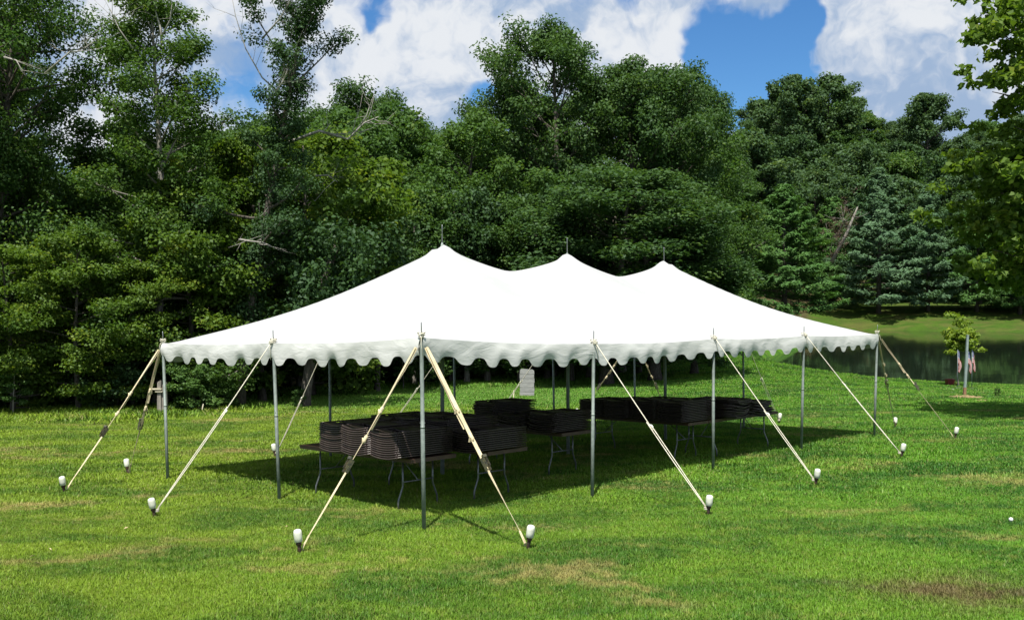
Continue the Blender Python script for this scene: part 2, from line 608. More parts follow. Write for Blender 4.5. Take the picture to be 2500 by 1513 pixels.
M_CANVAS = canvas_mat('tent_canvas')
M_VALANCE = canvas_mat('valance_canvas', True)
M_POLE = simple_mat('galvanised_pole', (0.235, 0.275, 0.25), 0.5, 0.15, (0.17, 0.205, 0.185), 14.0, 0.1, 60.0)
M_SPIKE = simple_mat('pole_spike', (0.34, 0.36, 0.37), 0.35, 0.7, (0.25, 0.26, 0.27), 20.0)
M_ROPE = simple_mat('white_rope', (0.72, 0.69, 0.56), 0.8, 0, (0.58, 0.54, 0.42), 30.0, 0.5, 120.0)
M_WEB = simple_mat('cream_webbing', (0.68, 0.58, 0.38), 0.8, 0, (0.52, 0.44, 0.27), 7.0, 0.3, 160.0)
M_RATCH = simple_mat('ratchet_steel', (0.10, 0.10, 0.085), 0.4, 0.7, (0.22, 0.20, 0.12), 30.0)
M_CAP = simple_mat('white_plastic_cap', (0.76, 0.77, 0.68), 0.4, 0, (0.66, 0.68, 0.56), 18.0)
M_IRON = simple_mat('rusty_stake', (0.045, 0.032, 0.026), 0.75, 0.3, (0.10, 0.055, 0.035), 20.0, 0.4, 60.0)
M_CHAIR = simple_mat('brown_plastic', (0.042, 0.031, 0.028), 0.34, 0, (0.056, 0.041, 0.036), 9.0, 0.05, 80.0)
M_CHAIRF = simple_mat('brown_steel_tube', (0.045, 0.033, 0.029), 0.33, 0.15, (0.058, 0.043, 0.038), 12.0)
M_TABLE = simple_mat('brown_table_laminate', (0.060, 0.032, 0.022), 0.5, 0, (0.085, 0.045, 0.030), 10.0, 0.05, 60.0)
M_LEG = simple_mat('grey_steel_leg', (0.17, 0.18, 0.18), 0.35, 0.6, (0.12, 0.13, 0.13), 12.0)
M_WOODG = simple_mat('weathered_grey_wood', (0.27, 0.27, 0.265), 0.9, 0, (0.40, 0.40, 0.39), 5.0, 0.5, 25.0, 0.2, (1, 6, 9))
M_POSTW = simple_mat('old_post_wood', (0.20, 0.18, 0.155), 0.9, 0, (0.32, 0.29, 0.25), 5.0, 0.6, 25.0, 0.2, (6, 6, 1))
M_SAND = simple_mat('pit_sand', (0.36, 0.32, 0.24), 0.95, 0, (0.27, 0.23, 0.17), 6.0, 0.8, 20.0, 0.1)
M_MULCH = simple_mat('straw_mulch', (0.30, 0.22, 0.11), 0.95, 0, (0.14, 0.10, 0.055), 14.0, 1.0, 30.0, 0.1)
M_STONE = simple_mat('pale_stone', (0.38, 0.37, 0.33), 0.9, 0, (0.26, 0.255, 0.23), 9.0, 0.5, 25.0)
M_RED = simple_mat('red_plastic', (0.20, 0.022, 0.028), 0.45, 0, (0.15, 0.018, 0.022), 10.0)
M_YFLOW = simple_mat('yellow_petal', (0.75, 0.62, 0.04), 0.6)
M_GPOST = simple_mat('grey_green_post', (0.26, 0.32, 0.31), 0.6, 0, (0.20, 0.25, 0.245), 8.0)
M_RUST = simple_mat('rusty_post_foot', (0.30, 0.16, 0.09), 0.8, 0, (0.20, 0.11, 0.07), 12.0)
M_WSTAKE = simple_mat('pale_wood_stake', (0.58, 0.54, 0.40), 0.8, 0, (0.46, 0.42, 0.30), 12.0)
M_STAFF = simple_mat('flag_staff_wood', (0.20, 0.26, 0.27), 0.6)
M_LEAFDRY = simple_mat('dry_leaf', (0.42, 0.33, 0.16), 0.8, 0, (0.55, 0.48, 0.30), 20.0)
M_PAPER = simple_mat('white_scrap', (0.78, 0.78, 0.76), 0.7)


def water_mat():
    m, t = newmat('pond_water')
    geo = t.n('ShaderNodeNewGeometry')
    v = t.vmath('MULTIPLY', geo.outputs['Position'], (0.5, 1.4, 1.0))
    h = t.math('ADD', t.noise(v, 0.5, 3.0, 0.5), t.math('MULTIPLY', t.noise(v, 3.0, 2.0, 0.5), 0.12))
    bn = t.n('ShaderNodeBump', inp={'Strength': 0.10, 'Distance': 0.06, 'Height': h})
    b = t.n('ShaderNodeBsdfPrincipled', inp={'Base Color': (0.010, 0.016, 0.010, 1), 'Roughness': 0.05, 'IOR': 1.33, 'Specular IOR Level': 0.5})
    t.set(b, 'Normal', bn.outputs[0])
    t.n('ShaderNodeOutputMaterial', inp={'Surface': b.outputs[0]})
    return m


M_WATER = water_mat()


def flag_mat():
    """stars and stripes from the cloth's own UV"""
    m, t = newmat('flag_cloth')
    uv = t.n('ShaderNodeUVMap')
    sep = t.n('ShaderNodeSeparateXYZ', inp={0: uv.outputs[0]})
    u, v = sep.outputs[0], sep.outputs[1]
    stripe = t.math('MODULO', t.math('FLOOR', t.math('MULTIPLY', v, 12.999)), 2.0)
    c = t.mix(stripe, (0.50, 0.02, 0.03), (0.78, 0.77, 0.75))      # odd stripes white, first and last red
    cant = t.math('MULTIPLY', t.math('LESS_THAN', u, 0.4), t.math('GREATER_THAN', v, 6 / 13))
    fu = t.math('FRACT', t.math('MULTIPLY', u, 15.0))
    fv = t.math('FRACT', t.math('MULTIPLY', t.math('SUBTRACT', v, 6 / 13), 9.3))
    p = t.n('ShaderNodeCombineXYZ', inp={0: fu, 1: fv, 2: 0.0}).outputs[0]
    star = t.math('LESS_THAN', t.vmath('DISTANCE', p, (0.5, 0.5, 0.0)), 0.27)
    c = t.mix(cant, c, t.mix(star, (0.03, 0.05, 0.22), (0.8, 0.8, 0.8)))
    d = t.n('ShaderNodeBsdfDiffuse', inp={'Color': c})
    tr = t.n('ShaderNodeBsdfTranslucent', inp={'Color': c})
    mx = t.n('ShaderNodeMixShader', inp={0: 0.25, 1: d.outputs[0], 2: tr.outputs[0]})
    t.n('ShaderNodeOutputMaterial', inp={'Surface': mx.outputs[0]})
    return m


M_FLAG = flag_mat()

# ------------------------------------------------------------------ ground sheet and pond
radii = [0.0, 1.0]
while radii[-1] < 30:
    radii.append(radii[-1] + 0.45)
while radii[-1] < 160:
    radii.append(radii[-1] * 1.018)
while radii[-1] < 1200:
    radii.append(radii[-1] * 1.12)
radii = np.array(radii[1:])
az = np.r_[np.linspace(-50, 50, 300), np.linspace(54, 306, 64)] * PI / 180
R_, A_ = np.meshgrid(radii, az, indexing='ij')
gx, gy = (R_ * np.sin(A_)).ravel(), (R_ * np.cos(A_)).ravel()
gz = tz(gx, gy)
rr = np.random.default_rng(5)
na = len(az)
nr = len(radii)
vs = np.c_[gx, gy, gz]
vs = np.r_[vs, [[0, 0, tz1(0, 0)]]]
ii, jj = np.meshgrid(np.arange(nr - 1), np.arange(na), indexing='ij')
j2 = (jj + 1) % na
quads = np.stack([ii * na + jj, (ii + 1) * na + jj, (ii + 1) * na + j2, ii * na + j2], -1).reshape(-1, 4)
# edge of the woods, as depth against sideways angle u
WU = np.array([-900, -200, 0, 300, 420, 560, 640, 760, 900, 1130, 1300, 1450, 1600, 1700, 1800, 1900, 1990, 2050, 2100, 2500, 3200])
WD = np.array([24, 26, 27, 27, 28, 29, 36, 37, 40, 41, 44, 50, 58, 64, 75, 100, 128, 140, 148, 150, 150.])


def wood_edge(x, y):
    u = 1250 + F * np.asarray(x) / np.maximum(np.asarray(y), 1)
    return np.interp(u, WU, WD)


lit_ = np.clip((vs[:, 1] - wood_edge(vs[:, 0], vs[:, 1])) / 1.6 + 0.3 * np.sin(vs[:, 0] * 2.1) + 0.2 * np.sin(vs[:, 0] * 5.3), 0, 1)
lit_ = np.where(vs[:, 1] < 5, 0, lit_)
tri_c = len(vs) - 1
me = mesh_np('lawn', vs, quads, [M_GROUND], True, {'litter': lit_})
g_ob = tag(link('lawn', me), 'mown green lawn with dry tan patches sloping to the woods', None, None, 'structure')
# small inner disc under the camera
inner = MB()
inner.add([(gx[j], gy[j], gz[j]) for j in range(na)] + [(0, 0, tz1(0, 0))], [(j, (j + 1) % na, na) for j in range(na)])
io = inner.obj('lawn_underfoot', M_GROUND)
tag(io, 'lawn right below the viewer', None, None, 'structure')

wm = MB()
wm.add([(x, y, WATER) for x, y in ((4, 38), (120, 38), (120, 128), (4, 128))], [(0, 1, 2, 3)])
tag(wm.obj('pond_water', M_WATER), 'dark still pond water reflecting the pines', None, None, 'structure')

# ------------------------------------------------------------------ foliage
def leaf_quads(rng, cen, nrm, L, Wd, fold=0.25, axis=None):
    """rhombic leaves with a fold; cen (N,3), nrm (N,3)"""
    n = len(cen)
    nrm = nrm / (np.linalg.norm(nrm, axis=1, keepdims=True) + 1e-9)
    if axis is None:
        r = rng.normal(size=(n, 3))
    else:
        r = axis + rng.normal(size=(n, 3)) * 0.35
    a = r - nrm * (r * nrm).sum(1, keepdims=True)
    a /= (np.linalg.norm(a, axis=1, keepdims=True) + 1e-9)
    b = np.cross(nrm, a)
    L = L * rng.uniform(0.7, 1.3, (n, 1))
    Wd = Wd * rng.uniform(0.75, 1.25, (n, 1))
    base = cen - a * L * 0.5
    tip = cen + a * L * 0.5 - nrm * L * 0.12
    lf = cen + b * Wd * 0.5 + nrm * Wd * fold - a * L * 0.06
    rt = cen - b * Wd * 0.5 + nrm * Wd * fold - a * L * 0.06
    v = np.stack([base, rt, tip, lf], 1).reshape(-1, 3)
    f = np.arange(n * 4).reshape(n, 4)
    return v, f


def clump_leaves(rng, clumps, n_per, cr, L, Wd, axis_xy=(0, 0), flat=0.7, droop=0.0):
    cl = np.asarray(clumps, float)
    m = len(cl)
    idx = np.repeat(np.arange(m), n_per)
    size = rng.uniform(0.7, 1.25, m)[idx][:, None]
    g = rng.normal(size=(len(idx), 3))
    g /= np.linalg.norm(g, axis=1, keepdims=True) + 1e-9
    rad = rng.uniform(0.15, 1.0, (len(idx), 1)) ** 0.6
    off = g * rad * cr * size
    off[:, 2] *= flat
    cen = cl[idx] + off
    nrm = off / cr * 0.9 + rng.normal(size=off.shape) * 0.55 + np.array([0, 0, 0.75])
    tint = np.clip(rng.normal(0.45, 0.20, m)[idx] + rng.normal(0, 0.17, len(idx)), 0, 1)
    v, f = leaf_quads(rng, cen, nrm, L, Wd)
    return v, f, tint


def curve_pts(p0, d, length, n, bend, rng, wob=0.06):
    pts = [Vector(p0)]
    d = Vector(d).normalized()
    for i in range(n):
        d = (d + Vector((0, 0, bend / n)) + Vector(rng.normal(size=3) * wob)).normalized()
        pts.append(pts[-1] + d * (length / n))
    return pts, d


PROFILES = {
    'oval': lambda t: math.sin(PI * min(1, max(0, t)) ** 0.75) ** 0.7 * 0.95 + 0.12,
    'spread': lambda t: (0.55 + 0.6 * t) * (1 if t < .75 else max(.3, (1.06 - t) / .31)),
    'column': lambda t: 0.75 * (1 - t) ** 0.35 + 0.25,
    'cone': lambda t: 1.05 * (1 - t) + 0.18,
    'lumpy': lambda t: (0.75 + 0.35 * math.sin(t * 11)) * math.sin(PI * (0.12 + .86 * t)) ** .6 + .1,
}


def grow(rng, H, R, base, profile, n_limb, n_sub, trunk_r, cr, n_per, L, Wd, lean=(0, 0), up=0.5, flat=0.7, trunk_leaf=0.0, wander=0.02, drop=0.0, seg=7):
    """returns (wood MB, (v, f, tint))"""
    wood = MB()
    N = 12
    pts = []
    d = Vector((lean[0], lean[1], 1)).normalized()
    p = Vector((0, 0, -0.4))
    pts.append(p)
    for i in range(N):
        d = (d + Vector((rng.normal() * wander, rng.normal() * wander, 0.0))).normalized()
        p = p + d * ((H * 0.96 + 0.4) / N / d.z)
        pts.append(p)
    rad = [trunk_r * (1.28 if i == 0 else 1) * (1 - 0.9 * (i / N)) + 0.012 for i in range(N + 1)]
    rad[0] *= 1.15
    wood.tube(pts, rad, 8)

    def at(z):
        k = (z + 0.4) / (H * 0.96 + 0.4) * N
        i = min(N - 1, max(0, int(k)))
        return pts[i].lerp(pts[i + 1], k - i)
    prof = PROFILES[profile]
    clumps = []
    for i in range(n_limb):
        t = (i + rng.uniform(0.1, 0.9)) / n_limb
        z = base + (H * 0.97 - base) * t
        azm = i * 2.399 + rng.normal() * 0.45
        ln = R * prof(t) * rng.uniform(0.72, 1.12)
        e = (0.05 + up * t * 1.3) + rng.normal() * 0.12 - drop * (1 - t)
        dr = Vector((math.cos(azm) * math.cos(e), math.sin(azm) * math.cos(e), math.sin(e)))
        lp, ld = curve_pts(at(z - ln * 0.12), dr, ln, 5, up * 0.35 - drop * 0.2, rng)
        lr = max(0.012, trunk_r * 0.34 * (1 - 0.6 * t))
        wood.tube(lp, [lr * (1 - 0.8 * k / 5) for k in range(6)], 5, cap=False)
        clumps.append(lp[-1])
        if n_sub > 1:
            clumps.append(lp[4])
        for q in range(n_sub):
            s = rng.uniform(0.3, 0.98)
            k = min(4, int(s * 5))
            o = lp[k].lerp(lp[k + 1], s * 5 - k)
            side = dr.cross(Vector((0, 0, 1)))
            if side.length < .1:
                side = Vector((1, 0, 0))
            side.normalize()
            sd = (dr * 0.55 + side * rng.choice([-1, 1]) * rng.uniform(0.4, 1.1) + Vector((0, 0, rng.uniform(-0.25, 0.75)))).normalized()
            sl = ln * rng.uniform(0.22, 0.46) * (1.25 - 0.55 * s)
            sp_, _ = curve_pts(o, sd, sl, 3, 0.15 - drop, rng)
            wood.tube(sp_, [lr * .38, lr * .28, lr * .18, lr * .08], 4, cap=False)
            clumps.append(sp_[-1])
            if sl > cr * 1.2:
                clumps.append(sp_[2])
    if trunk_leaf > 0:
        for k in range(int(trunk_leaf)):
            z = rng.uniform(0.12, 0.95) * H
            a = rng.uniform(0, 2 * PI)
            clumps.append(at(z) + Vector((math.cos(a), math.sin(a), 0)) * rng.uniform(.15, .55))
    clumps.append(pts[-1])
    v, f, ti = clump_leaves(rng, [tuple(c) for c in clumps], n_per, cr, L, Wd, flat=flat)
    return wood, (v, f, ti)


_CACHE = {}


def tree_meshes(key, seed, leaf, bark, **kw):
    if key not in _CACHE:
        rng = np.random.default_rng(seed)
        wood, (v, f, ti) = grow(rng, **kw)
        _CACHE[key] = (wood.mesh('trunk', bark), mesh_np('crown', v, f, [leaf], False, None, {'tint': ti}), kw['H'])
    return _CACHE[key]


def place_tree(key, u, d, vtop, wide=1.0, name='broadleaf_tree', label=None, group=None, rz=0.0, x=None, leaf=None):
    tm, cm, H = _CACHE[key]
    X = (u - 1250) / F * d if x is None else x
    Z = tz1(X, d)
    top = pix(u, vtop, d).z
    s = max(0.06, (top - Z) / H)
    o = thing(name, label, 'shrub' if name == 'shrub' else 'tree', Matrix.Translation((X, d, Z)) @ Matrix.Rotation(rz, 4, 'Z') @ Matrix.Diagonal((s * wide, s * wide, s, 1)), group)
    link('trunk', tm, o)
    c = link('crown', cm, o)
    if leaf is not None:
        c.material_slots[0].link = 'OBJECT'
        c.material_slots[0].material = leaf
    return o


def pine_meshes(key, seed, leaf, H, R, base, full=1.0, whorl=0.80):
    rng = np.random.default_rng(seed)
    wood = MB()
    wood.tube([(0, 0, -.4), (0, 0, H * .3), (rng.normal() * .15, rng.normal() * .15, H * .65), (0, 0, H)], [.30, .22, .13, .02], 8)
    cen, nrm, axs, tin = [], [], [], []
    z = base
    while z < H - 0.2:
        t = (z - base) / (H - base)
        nb = rng.integers(4, 7)
        a0 = rng.uniform(0, 2 * PI)
        for b in range(nb):
            a = a0 + b * 2 * PI / nb + rng.normal() * 0.2
            env = (min(1, .88 + 1.0 * t) if t < .12 else 1.0) * (1 - max(0, t - .12) / .88) ** .72
            ln = max(0.25, R * env * rng.uniform(.62, 1.15))
            e = -0.10 + 0.75 * t ** 1.3 + rng.normal() * .08
            dr = Vector((math.cos(a) * math.cos(e), math.sin(a) * math.cos(e), math.sin(e)))
            lp, ld = curve_pts((0, 0, z), dr, ln, 5, 0.30, rng, .04)
            wood.tube(lp, [max(.008, .018 * ln * .6 * (1 - k / 6)) for k in range(6)], 4, cap=False)
            ct_ = np.clip(rng.normal(.45, .2), 0, 1)
            nt = int((4 + ln * 5.0) * full)
            for q in range(nt):
                s = rng.uniform(.12, 1.0) ** .6
                k = min(4, int(s * 5))
                o = lp[k].lerp(lp[k + 1], s * 5 - k)
                side = Vector((-math.sin(a), math.cos(a), 0))
                sg = rng.choice([-1, 1])
                w = ln * .34 * (1.15 - s) + .12
                off = side * sg * rng.uniform(0, w) + dr * rng.uniform(0, w * .6)
                cc = o + off + Vector((0, 0, rng.normal() * .05 + .06))
                ax = (dr * .7 + side * sg * .55 + Vector((0, 0, .38))).normalized()
                for r in range(5):
                    cen.append(cc + Vector(rng.normal(size=3) * (.13, .13, .07)[0]))
                    axs.append(ax)
                    nrm.append(Vector((dr.x * .45 + rng.normal() * .42, dr.y * .45 + rng.normal() * .42, .62)))
                    tin.append(np.clip(ct_ + rng.normal() * .15, 0, 1))
        z += whorl * rng.uniform(.75, 1.25) * (1 - .35 * t)
    v, f = leaf_quads(rng, np.array([tuple(c) for c in cen]), np.array([tuple(c) for c in nrm]), .50, .15, .2, np.array([tuple(c) for c in axs]))
    _CACHE[key] = (wood.mesh('trunk', M_BARK), mesh_np('crown', v, f, [leaf], False, None, {'tint': np.array(tin)}), H)


# --- prototypes -------------------------------------------------------------
tree_meshes('big_left', 11, L_MID, M_BARK, H=19, R=5.2, base=1.6, profile='lumpy', n_limb=92, n_sub=6, trunk_r=.32, cr=.84, n_per=76, L=.155, Wd=.10, up=.42)
tree_meshes('tall_a', 12, L_MID, M_BARKP, H=19, R=4.0, base=2.0, profile='column', n_limb=66, n_sub=5, trunk_r=.24, cr=.68, n_per=80, L=.15, Wd=.10, lean=(.01, 0), up=.5)
tree_meshes('tall_vine', 13, L_DARK, M_BARK, H=21, R=3.3, base=6.5, profile='lumpy', n_limb=26, n_sub=4, trunk_r=.27, cr=.58, n_per=72, L=.145, Wd=.095, lean=(.07, 0), up=.8, trunk_leaf=210)
tree_meshes('maple', 14, L_MAPLE, M_BARK, H=9, R=3.1, base=.8, profile='oval', n_limb=36, n_sub=5, trunk_r=.14, cr=.60, n_per=82, L=.145, Wd=.115, up=.35, flat=.5)
tree_meshes('maple_b', 15, L_MAPLE, M_BARK, H=8, R=3.4, base=.5, profile='spread', n_limb=32, n_sub=5, trunk_r=.12, cr=.62, n_per=82, L=.145, Wd=.115, up=.3, flat=.45)
tree_meshes('oak_a', 21, L_OAK, M_BARK, H=19, R=5.6, base=3.0, profile='lumpy', n_limb=50, n_sub=6, trunk_r=.34, cr=.82, n_per=76, L=.20, Wd=.12, up=.6)
tree_meshes('oak_b', 22, L_OAK, M_BARK, H=17, R=5.0, base=2.2, profile='oval', n_limb=50, n_sub=6, trunk_r=.30, cr=.80, n_per=76, L=.20, Wd=.12, up=.55)
tree_meshes('oak_c', 23, L_OAK, M_BARK, H=15, R=4.4, base=1.4, profile='spread', n_limb=44, n_sub=6, trunk_r=.26, cr=.80, n_per=76, L=.20, Wd=.12, up=.5)
tree_meshes('mid_a', 31, L_MID, M_BARK, H=13, R=3.9, base=1.0, profile='oval', n_limb=42, n_sub=5, trunk_r=.2, cr=.74, n_per=76, L=.185, Wd=.115, up=.4)
tree_meshes('mid_b', 32, L_MID, M_BARKP, H=12, R=3.6, base=.8, profile='lumpy', n_limb=40, n_sub=5, trunk_r=.18, cr=.72, n_per=76, L=.185, Wd=.115, up=.45)
tree_meshes('hill_a', 41, L_HILL, M_BARK, H=18, R=5.6, base=3.0, profile='oval', n_limb=40, n_sub=5, trunk_r=.3, cr=1.05, n_per=52, L=.42, Wd=.27, up=.5)
tree_meshes('hill_b', 42, L_HILL, M_BARK, H=19, R=5.0, base=3.0, profile='lumpy', n_limb=40, n_sub=5, trunk_r=.3, cr=1.0, n_per=52, L=.42, Wd=.27, up=.6)
tree_meshes('hill_c', 43, L_HILL, M_BARK, H=16, R=6.0, base=2.0, profile='spread', n_limb=38, n_sub=5, trunk_r=.3, cr=1.05, n_per=52, L=.42, Wd=.27, up=.5)
tree_meshes('shrub_a', 51, L_SHRUB, M_BARK, H=2.6, R=1.5, base=.1, profile='spread', n_limb=20, n_sub=4, trunk_r=.04, cr=.34, n_per=34, L=.15, Wd=.10, up=.5)
tree_meshes('shrub_b', 52, L_MID, M_BARK, H=3.4, R=1.7, base=.1, profile='oval', n_limb=22, n_sub=4, trunk_r=.05, cr=.38, n_per=34, L=.16, Wd=.10, up=.4)
tree_meshes('sapling', 53, L_MAPLE, M_BARKP, H=4.5, R=1.6, base=1.2, profile='spread', n_limb=18, n_sub=3, trunk_r=.05, cr=.36, n_per=36, L=.17, Wd=.12, up=.3, flat=.45)
pine_meshes('pine_a', 61, L_PINE, 17, 6.4, .5, 1.7)
pine_meshes('pine_b', 62, L_BLUE, 19, 6.9, 1.5, 1.7)
pine_meshes('pine_c', 63, L_PINE, 17, 6.6, 1.2, 1.6)


def dead_branch(owner, pts, r, twigs, seed):
    """bare grey branch standing out of the leaves, world points"""
    rng = np.random.default_rng(seed)
    b = MB()
    inv = owner.matrix_world.inverted()
    P = [Vector(p) for p in pts]
    b.tube([inv @ p for p in P], [r * (1 - .8 * i / (len(P) - 1)) for i in range(len(P))], 5)
    for k in range(twigs):
        s = rng.uniform(.25, .98) * (len(P) - 1)
        i = min(len(P) - 2, int(s))
        o = P[i].lerp(P[i + 1], s - i)
        main = (P[i + 1] - P[i]).normalized()
        d = (main * .8 + Vector(rng.normal(size=3) * .55) + Vector((0, 0, .2))).normalized()
        tp, dd = curve_pts(o, d, rng.uniform(.5, 1.5), 3, .1, rng, .15)
        b.tube([inv @ p for p in tp], [r * .32, r * .24, r * .16, r * .06], 4)
        for q in range(2):
            t2, _ = curve_pts(tp[1 + q], (dd + Vector(rng.normal(size=3) * .7)).normalized(), rng.uniform(.25, .6), 2, .1, rng, .15)
            b.tube([inv @ p for p in t2], [r * .16, r * .1, r * .04], 3)
    return b.obj('bare_branch', M_DEADW, owner)


def side_words(u):
    for lim, w in ((-100, 'just outside the left edge'), (90, 'along the left edge of the photo'), (250, 'left of the tall pale stemmed tree'), (430, 'round the tall pale stemmed tree'), (560, 'left of the leaning vine covered trunk'),
                   (680, 'right of the leaning vine covered trunk'), (840, 'left of the first tent peak'), (1000, 'just left of the first tent peak'), (1180, 'above the first tent peak'), (1320, 'between the first two tent peaks'), (1450, 'above the middle tent peak'),
                   (1560, 'between the last two tent peaks'), (1700, 'above the right tent peak'), (1850, 'right of the right tent peak'), (1990, 'above the pine nearest the tent'), (2090, 'left of the largest pine'), (2220, 'above the largest pine'),
                   (2330, 'right of the largest pine'), (2430, 'above the tall post'), (9999, 'beside the right edge tree')):
        if u < lim:
            return w


def crowd(first_words, u, row=''):
    return ('%s %s%s' % (first_words, row, side_words(u))).strip()


# --- left woods ---------------------------------------------------------------
G_L = 'trees of the near woods on the left'
place_tree('big_left', -190, 37, -120, 1.0, label='dark leafy tree behind the upper left corner tree, mostly out of frame', rz=2.2)
place_tree('big_left', -95, 38, -60, .8, label='dark leafy tree close behind the upper left corner tree', rz=3.6)
t1 = place_tree('big_left', -15, 31, -170, .88, label='huge dark leafy tree filling the upper left corner', rz=.4)
dead_branch(t1, [pix(110, 180, 28.5), pix(170, 128, 28.3), pix(200, 125, 28.2), pix(235, 95, 28.0)], .045, 8, 3)
dead_branch(t1, [pix(10, 140, 27), pix(40, 148, 26.8), pix(55, 175, 26.6)], .04, 5, 4)
t2 = place_tree('tall_a', 385, 29.5, -40, 1.0, leaf=L_BRIGHT, label='tall pale stemmed tree with bright leaves left of the leaning vine covered trunk', rz=1.1)
dead_branch(t2, [pix(395, 110, 28.8), pix(392, 70, 28.8), pix(380, 30, 28.8), pix(378, 0, 28.8), pix(350, -60, 28.8)], .06, 7, 5)
dead_branch(t2, [pix(395, 90, 28.8), pix(415, 50, 28.6), pix(420, 10, 28.6)], .045, 4, 6)
dead_branch(t2, [pix(325, 120, 28.5), pix(290, 70, 28.5), pix(268, 20, 28.5)], .04, 10, 7)
t3 = place_tree('tall_vine', 578, 29.2, -130, .95, label='tall dark tree with vine wrapped trunk leaning right', rz=.25)
dead_branch(t3, [pix(640, 95, 28.8), pix(680, 50, 28.6), pix(705, 10, 28.5), pix(715, -40, 28.4)], .045, 12, 8)
dead_branch(t3, [pix(650, 260, 28.6), pix(690, 200, 28.5), pix(712, 150, 28.4)], .04, 10, 9)
dead_branch(t3, [pix(690, 235, 29.2), pix(640, 190, 29.1), pix(600, 120, 28.9), pix(575, 40, 28.8), pix(560, -40, 28.7)], .045, 6, 10)
for k, (u, d, vt, w, key, lab) in enumerate([
    (190, 27.6, 560, 1.05, 'maple', 'bright yellow green maple of medium height left of the tent, behind the ratchet strap'),
    (30, 27.2, 600, 1.1, 'maple_b', 'low bright maple at the left edge of the photo'),
    (320, 28.4, 640, 1.0, 'maple_b', 'spreading maple behind the left corner pole of the tent'),
    (470, 29.6, 440, 1.05, 'maple', 'slim maple between the two tall trunks on the left'),
    (640, 32.0, 330, 1.0, 'maple', 'yellowish maple with layered branches right of the leaning trunk'),
    (760, 34.5, 320, 1.1, 'maple_b', 'wide yellow green maple left of the first tent peak, with bare branches'),
]):
    o = place_tree(key, u, d, vt, w, 'maple_tree', lab, rz=k * 1.3)
    if k == 5:
        dead_branch(o, [pix(700, 350, 31), pix(780, 320, 30.8), pix(850, 340, 30.6), pix(890, 300, 30.5), pix(925, 285, 30.4)], .05, 14, 11)
        dead_branch(o, [pix(770, 430, 31), pix(800, 428, 31), pix(825, 445, 31)], .03, 3, 12)
        dead_branch(o, [pix(585, 585, 28.4), pix(605, 588, 28.2), pix(640, 592, 28.0), pix(662, 600, 28.0)], .035, 6, 13)
rg = np.random.default_rng(99)
for k, (u, d, vt, key) in enumerate([(-150, 30, -60, 'tall_a'), (-130, 36, 90, 'mid_b'), (90, 37, 350, 'mid_a'), (250, 40, 470, 'mid_b'), (330, 35, 300, 'mid_a'), (470, 36, 330, 'mid_b'),
                                     (560, 40, 340, 'mid_a'), (-60, 44, 180, 'mid_a'), (220, 50, 460, 'oak_c'), (400, 48, 380, 'oak_b'), (620, 46, 330, 'oak_c'), (700, 40, 360, 'mid_a'),
                                     (150, 33, 480, 'mid_b'), (-300, 34, -100, 'oak_b'), (-420, 30, -60, 'big_left')]):
    place_tree(key, u, d, vt, rg.uniform(.95, 1.2), 'broadleaf_tree', crowd('leafy tree in the near woods', u, 'second row ' if d > 38 else 'first row '), G_L, rg.uniform(0, 6))

# --- centre woods ----------------------------------------------------------------
for k, (u, d, vt, w, key, lab) in enumerate([
    (1385, 47, 62, .96, 'oak_a', 'tallest oak, open crown rising highest behind the middle of the tent'),
    (1235, 49, 205, .85, 'oak_b', 'narrow oak just left of the tallest oak'),
    (1555, 48, 160, 1.0, 'oak_b', 'broad oak just right of the tallest oak'),
    (1640, 50, 190, .85, 'oak_c', 'dark spreading oak above the right tent peak'),
    (1120, 44, 292, 1.05, 'mid_a', 'rounded mid green tree behind the first tent peak'),
    (900, 62, 228, 1.0, 'oak_c', 'dark distant crown standing above the trees left of the first tent peak'),
    (985, 48, 275, 1.0, 'mid_b', 'pale airy tree between the dark distant crown and the first tent peak'),
    (1715, 62, 225, .72, 'oak_b', 'oak at the right end of the oak row beside the pines'),
    (860, 44, 310, 1.1, 'mid_a', 'mid green tree left of the first tent peak'),
    (1440, 42.5, 560, 1.25, 'oak_c', 'low branching tree right behind the middle tent peak'),
    (1270, 42.0, 500, 1.15, 'mid_b', 'bushy tree between the first and middle tent peaks'),
    (1010, 40.5, 480, 1.1, 'mid_b', 'bushy tree just left of the first tent peak'),
    (1590, 43.5, 520, 1.2, 'oak_c', 'drooping leafy tree behind the right tent peak'),
]):
    place_tree(key, u, d, vt, w, 'oak_tree' if 'oak' in key else 'broadleaf_tree', lab, None, k * 1.7 + .3)
for k, (u, d, vt, w, key, lab) in enumerate([
    (1480, 38.3, 430, 1.9, 'oak_c', 'wide low oak shading the far lawn behind the second pole from the near corner'),
    (1600, 38.8, 450, 1.85, 'oak_c', 'wide low oak shading the grassy hump behind the third pole'),
    (1695, 40.5, 600, 1.7, 'oak_c', 'small wide oak at the right end of the shaded hump'),
]):
    place_tree(key, u, d, vt, w, 'oak_tree', lab, None, k * 2.3 + .8)
G_C = 'trees of the woods behind the tent'
